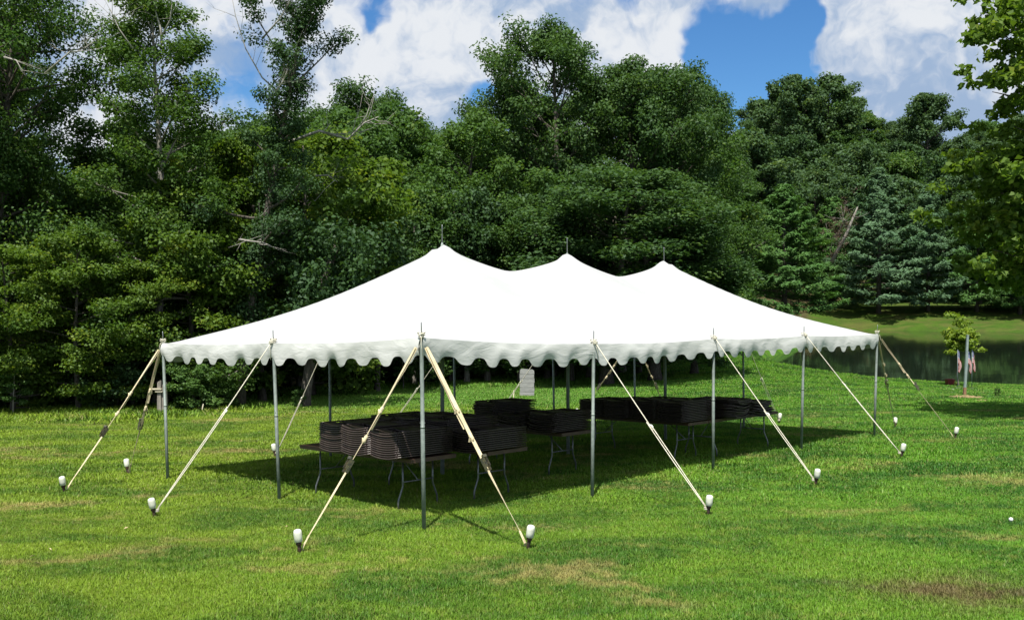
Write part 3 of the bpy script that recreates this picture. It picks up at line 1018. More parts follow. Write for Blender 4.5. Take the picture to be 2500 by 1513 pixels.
for k, (u, d, vt, key) in enumerate([(820, 52, 290, 'mid_b'), (770, 60, 280, 'oak_c'), (930, 55, 300, 'mid_a'), (1050, 56, 330, 'oak_c'), (1130, 60, 330, 'oak_b'), (1180, 44, 430, 'mid_a'),
                                     (1330, 56, 300, 'oak_b'), (1480, 57, 240, 'oak_c'), (1620, 60, 230, 'oak_b'), (1680, 54, 300, 'mid_a'), (1350, 44, 430, 'mid_a'), (1520, 44, 420, 'mid_b'),
                                     (1680, 47, 430, 'mid_a'), (1690, 58, 430, 'mid_b'), (1800, 130, 330, 'hill_a'), (1860, 136, 390, 'hill_c'), (1780, 126, 480, 'hill_b'), (930, 42, 560, 'mid_a'), (850, 40.5, 600, 'mid_b'), (1100, 42, 600, 'mid_a'),
                                     (1660, 46, 640, 'mid_b'), (1675, 54, 620, 'oak_c'), (700, 52, 310, 'oak_c'), (730, 38.5, 520, 'mid_b')]):
    place_tree(key, u, d, vt, rg.uniform(1.0, 1.25), 'broadleaf_tree', crowd('leafy tree in the dense woods', u, 'front row ' if d < 48 else 'rear row '), G_C, rg.uniform(0, 6))

# --- hillside beyond the pond ------------------------------------------------------
G_H = 'trees on the wooded hill beyond the pond'
for k, (u, d, vt, key, lab) in enumerate([
    (1925, 180, 192, 'hill_b', 'tall dark crown at the left of the hilltop skyline'),
    (2010, 185, 200, 'hill_a', 'broad dark crown highest on the hill beyond the pond'),
    (2268, 185, 232, 'hill_b', 'pointed pale crown on the right of the hilltop skyline'),
]):
    place_tree(key, u, d, vt, 1.0, 'broadleaf_tree', lab, None, k * 2.1)
for k in range(58):
    d = rg.uniform(135, 215)
    u = rg.uniform(1760, 2600)
    sky_v = np.interp(u, [1760, 1830, 1900, 2000, 2080, 2140, 2200, 2280, 2350, 2420, 2600], [262, 250, 225, 215, 245, 265, 258, 245, 265, 270, 250])
    vt = np.interp(d, [135, 160, 190, 215], [470, 370, sky_v + 60, sky_v]) + rg.uniform(-6, 28)
    place_tree(['hill_a', 'hill_b', 'hill_c'][k % 3], u, d, vt, rg.uniform(.9, 1.15), 'broadleaf_tree', crowd('leafy hill tree', u, 'at the foot, ' if d < 162 else ('on mid slope, ' if d < 190 else 'on the crest, ')), G_H, rg.uniform(0, 6),
               leaf=[None, None, L_MID, L_DARK, None][k % 5])
for k in range(16):
    d = rg.uniform(75, 120)
    u = rg.uniform(250, 1750)
    place_tree(['hill_a', 'hill_c', 'oak_c'][k % 3], u, d, 330 + rg.uniform(0, 60), 1.1, 'broadleaf_tree', crowd('distant leafy tree far back in the woods,', u), 'trees far back in the woods', rg.uniform(0, 6))

# --- pines ---------------------------------------------------------------------------
for (u, d, vt, w, key, lab) in [
    (1915, 108, 452, 1.3, 'pine_a', 'bright green pine with layered boughs nearest the right tent slope'),
    (2145, 125, 415, 1.18, 'pine_b', 'largest bluish pine with bare lower trunk on the far bank'),
    (2266, 125, 455, 1.0, 'pine_b', 'bluish pine just right of the largest pine'),
    (2385, 123.5, 500, 1.2, 'pine_c', 'dark green pine behind the young tree on the near bank'),
    (2490, 121.5, 515, 1.25, 'pine_c', 'dark pine at the right edge beyond the pond'),
    (2035, 136, 480, 1.0, 'pine_c', 'dark pine in the gap behind the two front pines'),
    (1800, 104, 620, 1.1, 'pine_a', 'low pine at the left end of the pine row'),
    (2600, 126, 440, 1.1, 'pine_b', 'bluish pine just outside the right edge'),
]:
    place_tree(key, u, d, vt, w, 'pine_tree', lab, None, u * .013)
# dead reddish conifer leaning between the pines
rng = np.random.default_rng(77)
dt = thing('dead_tree', 'dead reddish brown tree with pale leaning trunk between the pines', 'tree', Matrix.Translation((0, 0, 0)))
b = MB()
p0, p1 = pix(2030, 640, 122), pix(2094, 505, 121)
b.tube([p0, p0.lerp(p1, .5) + Vector((.2, 0, 0)), p1], [.26, .2, .08], 6)
for k in range(26):
    o = p0.lerp(p1, rng.uniform(.1, .8)) + Vector((-1.2, .4, .6)) * rng.uniform(0, 1)
    tp, _ = curve_pts(o, Vector((rng.normal(), rng.normal() * .4, .9 + rng.normal() * .4)), rng.uniform(1, 3.4), 4, .2, rng, .14)
    b.tube(tp, [.05, .04, .03, .02, .01], 4)
b.obj('trunk', M_BARKP, dt)
cc = [tuple(p0.lerp(p1, rng.uniform(.1, .85)) + Vector((rng.normal() * .8 - .7, rng.normal() * .6, rng.normal() * 1.3 + .8))) for k in range(60)]
v, f, ti = clump_leaves(rng, cc, 22, .8, .5, .05)
link('crown', mesh_np('crown', v, f, [L_DEAD], False, None, {'tint': ti}), dt)

# --- tree at the right edge, mostly out of the picture --------------------------------------
rng = np.random.default_rng(88)
Xr, Yr = 15.2, 22.5
rt = thing('maple_tree', 'near maple reaching in from the right edge with sunlit upper leaves', 'tree', Matrix.Translation((Xr, Yr, tz1(Xr, Yr))))
inv = rt.matrix_world.inverted()
b = MB()
zr = tz1(Xr, Yr)
b.tube([(0, 0, -.4), (.1, 0, 3), (-.1, .1, 7), (0, 0, 11)], [.30, .24, .17, .05], 8)
cl = []
for (u, v_, d, n, sp_) in [(2475, 25, 22, 16, 40), (2420, 65, 21.8, 8, 26), (2390, 85, 21.7, 3, 14), (2490, 130, 22, 14, 36), (2455, 190, 22, 9, 26), (2490, 240, 22, 9, 22), (2470, 310, 22.3, 5, 24), (2430, 215, 22, 2, 10),
                           (2480, 370, 23, 18, 40), (2430, 410, 22.5, 16, 38), (2400, 400, 22.2, 4, 14), (2470, 480, 23, 22, 50), (2430, 540, 23.2, 18, 42), (2490, 590, 23, 18, 40), (2400, 470, 23, 6, 28),
                           (2600, 300, 22.5, 40, 90), (2600, 100, 22.5, 34, 90), (2620, 520, 22.5, 34, 90), (2420, 620, 23.5, 8, 36), (2480, 670, 23.5, 8, 36), (2580, 600, 23, 40, 70), (2640, 400, 23.5, 40, 90), (2560, 640, 24.5, 30, 70), (2720, 200, 22.5, 30, 110), (2750, 450, 22.5, 30, 110)]:
    c0 = pix(u, v_, d)
    root = Vector((Xr, Yr, zr + 2.2 + .55 * (c0.z - zr - 2.2)))
    if u < 2520:
        root = pix(2640, v_ + 50, 22.5)
    lp, _ = curve_pts(root, (c0 - root), (c0 - root).length, 4, .0, rng, .05)
    b.tube([inv @ p for p in lp], [.05, .04, .03, .02, .008], 5)
    for q in range(n):
        cl.append(tuple(inv @ (c0 + Vector((rng.normal() * sp_ / F * d, rng.normal() * .8, rng.normal() * sp_ / F * d * .8)))))
b.obj('trunk', M_BARK, rt)
v, f, ti = clump_leaves(rng, cl, 40, .34, .17, .14, flat=.55)
link('crown', mesh_np('crown', v, f, [L_MAPLE], False, None, {'tint': ti}), rt)

# --- shrubs and young trees at the edge of the woods ------------------------------------------
G_S = 'shrubs at the edge of the woods'
for (u, d, vt, w, key, nm, lab) in [
    (470, 27.6, 905, 1.25, 'shrub_a', 'shrub', 'leafy green shrub beside the grey post at the left pit'),
    (545, 28.4, 925, .9, 'shrub_a', 'shrub', 'leafy shrub against the big trunk left of the tent'),
    (30, 26.4, 880, 1.0, 'sapling', 'shrub', 'light green leafy bush at the far left edge of the lawn'),
    (985, 38.5, 862, 1.1, 'sapling', 'sapling_tree', 'light green young tree seen behind the near corner pole'),
    (1075, 39, 880, 1.25, 'sapling', 'sapling_tree', 'light green young tree seen under the valance right of the near corner pole'),
    (730, 29.0, 955, .8, 'shrub_a', 'shrub', 'small weed clump at the foot of the leaning trunk'),
]:
    place_tree(key, u, d, vt, w, nm, lab, None, u * .01, leaf=L_SHRUB if key == 'sapling' else None)
for k in range(46):
    u = rg.uniform(-250, 1720)
    d = float(np.interp(u, WU, WD)) + rg.uniform(.8, 5)
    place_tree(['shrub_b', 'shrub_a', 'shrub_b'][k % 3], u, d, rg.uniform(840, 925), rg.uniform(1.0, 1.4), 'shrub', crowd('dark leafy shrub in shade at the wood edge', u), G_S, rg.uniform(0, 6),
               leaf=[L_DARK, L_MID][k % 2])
for k in range(12):
    u = rg.uniform(1840, 2480)
    place_tree('shrub_b', u, rg.uniform(133, 142), rg.uniform(700, 735), 1.5, 'shrub', crowd('dark shrub in the shade under the pines', u), 'shrubs under the pines', rg.uniform(0, 6))
# bare lower trunks seen under the valance
def bare_trunk(u, vb, d, r, h, lean, label, mat=M_BARK):
    X = (u - 1250) / F * d
    o = thing('tree_trunk', label, 'tree', Matrix.Translation((X, d, tz1(X, d))))
    b = MB()
    b.tube([(0, 0, -.3), (lean * .05 * h, 0, h * .08), (lean * .25 * h, .05, h * .4), (lean * .6 * h, -.05, h * .75), (lean * h, 0, h)], [r * 1.5, r * 1.08, r, r * .9, r * .6], 10)
    b.obj('trunk', mat, o)
    rng2 = np.random.default_rng(int(u))
    cl = [(lean * h * q + rng2.normal() * .9, rng2.normal() * .9, h * q) for q in rng2.uniform(.36, 1.12, 120)]
    v, f, ti = clump_leaves(rng2, cl, 60, .6, .16, .11)
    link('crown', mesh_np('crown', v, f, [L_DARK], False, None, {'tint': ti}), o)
    return o


bare_trunk(742, 990, 29.2, .15, 5.0, .20, 'trunk leaning right seen under the valance next to the left middle pole')
bare_trunk(920, 958, 36, .10, 6.0, .04, 'thin grey trunk standing alone on the back lawn')
for k, u in enumerate((1140, 1190, 1335, 1395, 1500, 1560)):
    bare_trunk(u, 945, 41.5 + (k % 3) * .8, .12, 7.5, .02 * (k % 3 - 1), ['slender trunk in the shade left of the plank board', 'second slender trunk in the shade left of the plank board', 'trunk in the shade just right of the plank board',
               'second trunk in the shade right of the plank board', 'trunk in the shade behind the back right corner pole', 'trunk in the shade right of the back corner pole'][k], M_BARKP if k < 2 else M_BARK)

# ------------------------------------------------------------------ the tent
FT = .3048
TWd, TL = 20 * FT, 40 * FT
EH, PH = 2.127, 3.70
tent = thing('pole_tent', 'white three peaked pole tent with scalloped valance on the lawn', 'tent', TW)
EAVE = {'A': (-.03, -.03, 2.185), 'B': (-.02, TWd / 2, 2.122), 'C': (-.08, TWd + .05, 2.122), 'D': (TL / 4, -.02, 2.072), 'E': (TL / 2, 0, 2.105), 'F': (TL * .75, 0, 2.127),
        'G': (TL + .05, -.05, 2.142), 'I': (TL + .03, TWd / 2, 2.127), 'J': (TL + .03, TWd + .03, 2.127), 'K': (TL * .75, TWd + .02, 2.127), 'Lb': (TL / 2, TWd + .02, 2.127), 'Mb': (TL / 4, TWd + .02, 2.127)}
BASE = {'A': (.04, .03), 'B': (.03, 2.99), 'C': (-.12, 5.90), 'D': (2.93, -.06), 'E': (6.14, .07), 'F': (9.36, .2), 'G': (12.34, .1), 'I': (12.2, 3.05), 'J': (12.2, 6.1), 'K': (9.14, 6.1), 'Lb': (6.1, 6.1), 'Mb': (3.05, 6.1)}
NX, NY = 97, 49
S, T = np.meshgrid(np.linspace(0, 1, NX), np.linspace(0, 1, NY), indexing='ij')


def edge_curve(names, n, inward, sag=.028):
    P = np.array([EAVE[q] for q in names])
    m = len(names) - 1
    s = np.linspace(0, m, n)
    i = np.minimum(s.astype(int), m - 1)
    t = (s - i)[:, None]
    p = P[i] * (1 - t) + P[i + 1] * t
    w = (np.sin(PI * t) ** 1)[:, 0]
    p[:, 2] -= sag * w
    p[:, :2] += np.array(inward) * (.035 * w)[:, None]
    return p


e_f = edge_curve('A D E F G'.split(), NX, (0, 1))
e_b = edge_curve('C Mb Lb K J'.split(), NX, (0, -1))
e_l = edge_curve('A B C'.split(), NY, (1, 0))
e_r = edge_curve('G I J'.split(), NY, (-1, 0))
X = S * TL
Y = T * TWd
# transfinite plan positions
PX = np.zeros((NX, NY, 3))
for c_ in range(3):
    PX[..., c_] = ((1 - T) * e_f[:, None, c_] + T * e_b[:, None, c_] + (1 - S) * e_l[None, :, c_] + S * e_r[None, :, c_]
                   - ((1 - S) * (1 - T) * e_f[0, c_] + S * (1 - T) * e_f[-1, c_] + (1 - S) * T * e_b[0, c_] + S * T * e_b[-1, c_]))
bz = PX[..., 2].copy()
hip = np.minimum(np.minimum(Y, TWd - Y) / (TWd / 2), np.minimum(X, TL - X) / (TL / 4))
bd = np.zeros(hip.shape, bool)
bd[0, :] = bd[-1, :] = True
bd[:, 0] = bd[:, -1] = True
g_ = hip - .075 * np.sin(PI * hip) ** 1.2
for q in (.375, .625):
    sx = np.clip(1 - np.abs(X - q * TL) / (TL / 8), 0, 1)
    g_ -= .19 * sx * (1.35 - .35 * sx) * np.exp(-((Y - TWd / 2) / 1.15) ** 2)
Zc = bz + (PH - EH) * g_
# faint radial tension folds out of the near peaks and corners
for q in (.25, .5, .75):
    dx, dy = X - q * TL, Y - TWd / 2
    r = np.hypot(dx, dy)
    Zc += .010 * np.sin(np.arctan2(dy, dx) * 16) * np.exp(-((r - .9) / .6) ** 2)
Zc[bd] = bz[bd]
for it in range(5):
    sm = Zc.copy()
    sm[1:-1, 1:-1] = .5 * Zc[1:-1, 1:-1] + .125 * (Zc[2:, 1:-1] + Zc[:-2, 1:-1] + Zc[1:-1, 2:] + Zc[1:-1, :-2])
    far_pk = np.ones(bd.shape, bool)
    for q in (.25, .5, .75):
        far_pk &= np.hypot(X - q * TL, Y - TWd / 2) > .2
    Zc = np.where(far_pk & ~bd, sm, Zc)
PX[..., 2] = Zc
vsn = PX.reshape(-1, 3)
ii, jj = np.meshgrid(np.arange(NX - 1), np.arange(NY - 1), indexing='ij')
qd = np.stack([ii * NY + jj, (ii + 1) * NY + jj, (ii + 1) * NY + jj + 1, ii * NY + jj + 1], -1).reshape(-1, 4)
link('canopy', mesh_np('canopy', vsn, qd, [M_CANVAS], True), tent)


def valance(names, outward, seed, nsc):
    """one side of the scalloped skirt, hanging from the eave"""
    rng = np.random.default_rng(seed)
    n = nsc * 18 + 1
    p = edge_curve(names, n, (-outward[0], -outward[1]))
    s = np.linspace(0, nsc, n)
    s = s + .10 * np.sin(s * 1.7 + seed) * (np.minimum(s, nsc - s) > .4)
    lobe = 1 - (.5 - .5 * np.cos(2 * PI * (s - .5))) ** 1.0
    sn = -np.cos(2 * PI * s) - .05
    lobe = .5 + .5 * sn / np.sqrt(sn * sn + .40) / .84
    drop = .195 + .100 * lobe * (1 + .10 * np.sin(s * 2.3 + seed * 2))
    rows = 8
    ph = rng.uniform(0, 6, 5)
    V = []
    along = np.linspace(0, 1, n) * len(names) * 3
    for r in range(rows):
        t = r / (rows - 1)
        w = (.006 + .012 * t) * np.sin(along * 2.1 + ph[0] + 1.3 * t) + .008 * np.sin(along * 5.7 + ph[1] - 2 * t) * t + .003 * np.sin(along * 12 + ph[2] + 3 * t)
        bulge = .020 + .012 * math.sin(PI * t)
        q = p.copy()
        q[:, 0] += outward[0] * (bulge + w * min(1, t * 3))
        q[:, 1] += outward[1] * (bulge + w * min(1, t * 3))
        q[:, 2] -= drop * t - .004
        V.append(q)
    V = np.array(V)
    a, b_ = np.meshgrid(np.arange(rows - 1), np.arange(n - 1), indexing='ij')
    Q = np.stack([a * n + b_, (a + 1) * n + b_, (a + 1) * n + b_ + 1, a * n + b_ + 1], -1).reshape(-1, 4)
    o = link('valance', mesh_np('valance', V.reshape(-1, 3), Q, [M_VALANCE], True), tent)
    return o


valance('A D E F G'.split(), (0, -1), 1, 28)
valance('C B A'.split(), (-1, 0), 2, 14)
valance('C Mb Lb K J'.split(), (0, 1), 3, 28)
valance('G I J'.split(), (1, 0), 4, 14)


def pole(base, top, r=.024, spike=.20, name='side_pole'):
    b0, t0 = Vector((*base, -.05)), Vector(top)
    d = (t0 - b0).normalized()
    m = MB()
    mid = b0.lerp(t0, .55)
    m.tube([b0, mid - d * .002, mid, t0 - d * .10, t0 - d * .02], [r, r, r * .93, r * .93, r * .4], 12)
    q = d.to_track_quat('Z', 'Y').to_matrix()
    m.box(mid + d * .05, (r * 2.5, .008, .008), q)
    m.lathe(mid, [(r * 1.06, -.012), (r * 1.06, .012)], 12, q)
    o = m.obj(name, M_POLE, tent)
    s = MB()
    s.tube([t0 - d * .03, t0 + d * (spike - .02), t0 + d * spike], [.0065, .0065, .003], 8)
    s.obj('spike', M_SPIKE, o)
    return o


for k in EAVE:
    e = Vector(EAVE[k])
    pole(BASE[k], (e.x, e.y, e.z), spike=.19)
for q in (.25, .5, .75):
    pole((q * TL - .03, TWd / 2), (q * TL, TWd / 2, PH), r=.032, spike=.26, name='center_pole')

# ------------------------------------------------------------------ stakes, straps and guy ropes
def stake(x, y, toward, label, lean=.16):
    M = TW @ Matrix.Translation((x, y, 0))
    o = thing('tent_stake', label, 'tent stake', M, 'white capped stakes round the tent')
    d = Vector((x - toward[0], y - toward[1], 0)).normalized()
    axis = Vector((d.x * lean, d.y * lean, 1)).normalized()
    q = axis.to_track_quat('Z', 'Y').to_matrix()
    m = MB()
    m.tube([axis * -.1, axis * .04, axis * .05, axis * .15], [.019, .018, .02, .018], 10)
    m.lathe(axis * .115, [(.018, -.012), (.030, -.01), (.030, .01), (.018, .012)], 10, q)
    m.obj('shaft', M_IRON, o)
    m = MB()
    m.lathe(axis * .135, [(.036, 0), (.040, .004), (.042, .05), (.043, .085), (.041, .108), (.033, .122), (.016, .128)], 16, q)
    m.obj('cap', M_CAP, o)
    return o


def ribbon(m, pts, width, up0, twist=0.0, thick=.004):
    """flat strap along pts with optional twist"""
    pts = [Vector(p) for p in pts]
    n = len(pts)
    L_, R_2 = [], []
    for i, p in enumerate(pts):
        t = (pts[min(i + 1, n - 1)] - pts[max(0, i - 1)]).normalized()
        side = t.cross(Vector(up0)).normalized()
        side = Quaternion(t, twist * i / max(1, n - 1)) @ side
        nr = side.cross(t).normalized()
        w = width[i] if hasattr(width, '__len__') else width
        L_.append((p + side * w / 2, nr))
        R_2.append((p - side * w / 2, nr))
    vs = []
    for i in range(n):
        for (q, nr) in (L_[i], R_2[i]):
            vs.append(q + nr * thick / 2)
            vs.append(q - nr * thick / 2)
    fs = []
    for i in range(n - 1):
        a, b2 = i * 4, (i + 1) * 4
        fs += [(a, a + 2, b2 + 2, b2), (a + 1, b2 + 1, b2 + 3, a + 3), (a, b2, b2 + 1, a + 1), (a + 2, a + 3, b2 + 3, b2 + 2)]
    fs += [(0, 1, 3, 2), ((n - 1) * 4, (n - 1) * 4 + 2, (n - 1) * 4 + 3, (n - 1) * 4 + 1)]
    m.add(vs, fs, False)


def strap(top, st, label, seed, frac=.62, wide=.05):
    rng = np.random.default_rng(seed)
    top = Vector(top)
    end = Vector((st[0], st[1], .085))
    o = thing('ratchet_strap', label, 'strap', TW @ Matrix.Translation(top), 'ratchet straps at the tent corners')
    P = lambda s: (top.lerp(end, s) - top) + Vector((0, 0, -.03 * math.sin(PI * s)))
    side = (end - top).cross(Vector((0, 0, 1))).normalized()
    nrm = side.cross(end - top).normalized()
    if nrm.z < 0:
        nrm = -nrm
    m = MB()
    n = 14
    ss = [.02 + (frac - .02) * i / n for i in range(n + 1)]
    ribbon(m, [P(s) + nrm * .006 for s in ss], [wide * (.55 + .45 * min(1, s / .1)) * (1 if s < frac * .62 else .8) for s in ss], nrm, .5)
    ss2 = [.02 + (frac * .7 - .02) * i / n for i in range(n + 1)]
    ribbon(m, [P(s) - nrm * (.012 + .006 * math.sin(s * 20)) for s in ss2], [wide * .85] * (n + 1), nrm, .9)
    m.obj('upper_webbing', M_WEB, o)
    # knots where the slack is tied off
    kn = MB()
    for s in (frac * .55, frac * .78):
        c = P(s)
        t = (end - top).normalized()
        q = t.to_track_quat('Z', 'Y').to_matrix()
        kn.lathe(c, [(.012, -.05), (.022, -.03), (.018, 0), (.025, .02), (.012, .05)], 9, q)
        ribbon(kn, [c, c + side * .035 + nrm * .015, c + side * .035 - Vector((0, 0, .045))], .022, nrm, .6)
    kn.obj('tied_slack', M_WEB, o)
    m = MB()
    ss = [frac + (1 - frac) * i / n for i in range(n + 1)]
    ribbon(m, [P(s) for s in ss], [wide * (.8 - .62 * i / n) for i in range(n + 1)], nrm, -1.0)
    ribbon(m, [P(.95), P(1.0) + Vector((0, 0, -.02)), P(1.0) + Vector((.01, .01, -.05))], .03, nrm, .5)
    m.obj('lower_webbing', M_WEB, o)
    # ratchet
    t = (end - top).normalized()
    q = Matrix((side, t, nrm)).transposed()
    c = P(frac)
    r = MB()
    for s_ in (-1, 1):
        r.box(c + side * s_ * .031 + nrm * .012, (.005, .15, .036), q)
        r.box(c + side * s_ * .024 + nrm * .036 - t * .03, (.004, .13, .026), q)
    r.tube([c - side * .034 + nrm * .014, c + side * .034 + nrm * .014], .013, 10)
    r.tube([c - side * .034 + t * .06, c + side * .034 + t * .06], .006, 8)
    r.box(c + nrm * .045 - t * .085, (.058, .03, .02), q)
    rt_ = r.obj('ratchet', M_RATCH, o)
    return o


def tail(o):
    return o


def guy_rope(top, st, label, seed, split=.45):
    rng = np.random.default_rng(seed)
    top = Vector(top)
    end = Vector((st[0], st[1], .10))
    o = thing('guy_rope', label, 'rope', TW @ Matrix.Translation(top), 'white guy ropes at the side poles')
    side = (end - top).cross(Vector((0, 0, 1))).normalized()
    P = lambda s, k=0: (top.lerp(end, s) - top) + Vector((0, 0, -.02 * math.sin(PI * s))) + side * k
    m = MB()
    m.tube([P(s) for s in np.linspace(0, split + .03, 8)], .0065, 6)
    # lower run is doubled through the slider
    m.tube([P(s, -.022 * min(1, (1 - s) * 3 + .3)) for s in np.linspace(split, 1, 8)], .006, 6)
    m.tube([P(s, .022 * min(1, (1 - s) * 3 + .3)) for s in np.linspace(split - .02, 1, 8)], .006, 6)
    # wraps round the pole top and the stake
    for (c, r_, nn) in ((Vector((0, 0, 0)), .032, 3), (P(1.0), .028, 3)):
        pts = [c + Vector((math.cos(a) * r_, math.sin(a) * r_, .012 * a / 6.28 - .02)) for a in np.linspace(0, 2 * PI * nn, 10 * nn)]
        m.tube(pts, .006, 5)
    m.obj('cord', M_ROPE, o)
    h = MB()
    c = P(split)
    t = (end - top).normalized()
    q = Matrix((side, t, side.cross(t))).transposed()
    h.box(c, (.052, .018, .012), q)
    h.tube([c - side * .028, c - side * .034 + t * .03, c - side * .01 + t * .045], .009, 6)
    h.obj('slider', M_CAP, o)
    # short tie hanging from the eave in front of the valance
    return o


STK = {'A1': (-1.54, .12), 'A2': (.16, -1.46), 'B': (-1.66, 3.09), 'C1': (-1.69, 5.83), 'C2': (-.27, 6.97), 'D': (2.89, -1.89), 'E': (5.78, -1.84), 'F': (9.54, -1.57), 'G1': (12.95, -1.29), 'G2': (14.3, .45),
       'M': (2.45, 6.95), 'L': (5.6, 7.8), 'K': (8.8, 7.8), 'J1': (11.9, 7.7), 'J2': (13.8, 6.2), 'I': (13.75, 3.0)}
ST_LAB = {'A1': 'white capped stake in the foreground, left of the near corner pole', 'A2': 'white capped stake in the foreground, right of the near corner pole',
          'B': 'white capped stake holding the double rope of the left middle pole', 'C1': 'white capped stake farthest left, at the foot of the long ratchet strap', 'C2': 'small white capped stake behind the left corner, on dry grass',
          'D': 'white capped stake of the second pole from the near corner', 'E': 'white capped stake of the third pole on the long side', 'F': 'white capped stake of the fourth pole on the long side',
          'G1': 'white capped stake farthest right on the lawn', 'G2': 'small white capped stake behind the right corner pole', 'M': 'small white capped stake behind the left middle pole', 'L': 'far side tent stake hidden behind the chairs, left one',
          'K': 'far side tent stake hidden behind the chairs, middle one', 'J1': 'back right corner stake on the left strap', 'J2': 'back right corner stake on the right strap', 'I': 'small white capped stake beyond the double rope on the right end'}
POLE_OF = {'A1': 'A', 'A2': 'A', 'B': 'B', 'C1': 'C', 'C2': 'C', 'D': 'D', 'E': 'E', 'F': 'F', 'G1': 'G', 'G2': 'G', 'M': 'Mb', 'L': 'Lb', 'K': 'K', 'J1': 'J', 'J2': 'J', 'I': 'I'}
STRAP_LAB = {'A1': 'cream ratchet strap running left from the near corner pole', 'A2': 'wide cream ratchet strap running right from the near corner pole', 'C1': 'long cream ratchet strap at the far left of the tent',
             'C2': 'thin dark strap hanging behind the left corner pole', 'G1': 'cream ratchet strap running right from the right corner pole', 'G2': 'shaded strap dropping behind the right corner pole',
             'J1': 'strap from the back corner seen crossing the white rope under the tent', 'J2': 'strap from the back corner seen under the valance left of the third pole'}
ROPE_LAB = {'B': 'white double rope from the left middle pole to the foreground stake', 'D': 'single white rope from the second pole of the long side', 'E': 'white double rope from the third pole of the long side',
            'F': 'white rope from the fourth pole of the long side', 'M': 'thin rope behind the left middle pole, before the leaning trunk', 'L': 'thin rope behind the near corner pole on the far side',
            'K': 'thin rope crossing in front of the grey plank board', 'I': 'thin rope at the far end seen right of the third pole'}
for k, (x, y) in STK.items():
    pk_ = EAVE[POLE_OF[k]]
    stake(x, y, pk_[:2], ST_LAB[k], .20 if k not in ('A1', 'D') else .12)
    c_in = Vector((TL / 2, TWd / 2, 0)) - Vector((pk_[0], pk_[1], 0))
    outd = Vector((x - pk_[0], y - pk_[1], 0)).normalized()
    if k in STRAP_LAB:
        strap((pk_[0] + outd.x * .05, pk_[1] + outd.y * .05, pk_[2] - .06), (x - outd.x * .03, y - outd.y * .03), STRAP_LAB[k], len(k) + ord(k[0]) + (7 if k[-1] == '2' else 0), .62 if k[0] != 'G' else .5, .055 if k == 'A2' else .038)
    else:
        guy_rope((pk_[0] + outd.x * .03, pk_[1] + outd.y * .03, pk_[2] + .02), (x - outd.x * .02, y - outd.y * .02), ROPE_LAB[k], ord(k[0]), {'B': .42, 'D': .52, 'E': .55, 'F': .42}.get(k, .5))
# rope lashings at each outer pole head (tent parts)
for k, e in EAVE.items():
    m = MB()
    e = Vector(e)
    for q in range(2):
        pts = [e + Vector((math.cos(a) * (.03 + .012 * q), math.sin(a) * (.03 + .012 * q), .02 + .03 * q + .018 * math.sin(a * 1.5))) for a in np.linspace(0, 2 * PI * 1.9, 20)]
        m.tube(pts, .006, 5)
    d_out = Vector((-1 if e.x < .5 else (1 if e.x > TL - .5 else 0), -1 if e.y < .5 else (1 if e.y > TWd - .5 else 0), 0)).normalized()
    o2 = e + d_out * .055
    m.tube([e + d_out * .03 + Vector((0, 0, .03)), o2 + Vector((.0, .0, -.06)), o2 + d_out * .012 + Vector((.02, -.01, -.22))], .004, 5)
    m.obj('lashing', M_ROPE, tent)

# ------------------------------------------------------------------ tables and chairs
TH = .685


def folding_table(cx, cy, rot, label, ln=2.44, wd=.76):
    o = thing('folding_table', label, 'table', TW @ Matrix.Translation((cx, cy, 0)) @ Matrix.Rotation(rot, 4, 'Z'), 'brown folding tables under the tent')
    m = MB()
    m.box((0, 0, TH - .009), (ln, wd, .018))
    m.obj('tabletop', M_TABLE, o)
    m = MB()
    for s in (-1, 1):
        m.box((0, s * (wd / 2 - .012), TH - .034), (ln - .01, .02, .030))
        m.box((s * (ln / 2 - .012), 0, TH - .034), (.02, wd - .05, .030))
    m.obj('apron', M_TABLE, o)
    for s in (-1, 1):
        lx = s * (ln / 2 - .32)
        m = MB()
        for q in (-1, 1):
            y = q * .25
            yk = q * .25
            m.tube([(lx, y, TH - .04), (lx, y, .34), (lx, y, .30), (lx, y + q * .07, .14), (lx, y + q * .075, .10), (lx, y + q * .075, -.02)], .0125, 8)
        m.tube([(lx, -.25, .36), (lx, .25, .36)], .010, 8)
        m.obj('leg_frame', M_LEG, o)
        m = MB()
        m.tube([(lx, 0, .36), (lx - s * .38, 0, TH - .03)], .008, 6)
        m.obj('brace', M_LEG, o)
    return o


TABLES = [(.93, 2.08, PI / 2, 'brown folding table nearest the camera, its bare end showing on the left'),
          (2.06, 1.88, PI / 2, 'brown folding table behind the nearest one, under the fourth chair stack'),
          (4.38, 2.62, PI / 2, 'brown folding table in the middle of the tent under the tallest stack'),
          (6.98, 2.05, PI / 2, 'brown folding table at the right under the long row of chair stacks'),
          (8.45, 1.2, 0, 'brown folding table farthest right with uneven chair ends overhanging')]
for t_ in TABLES:
    folding_table(*t_)

CH_L, CH_W, CH_T = .93, .55, .0275


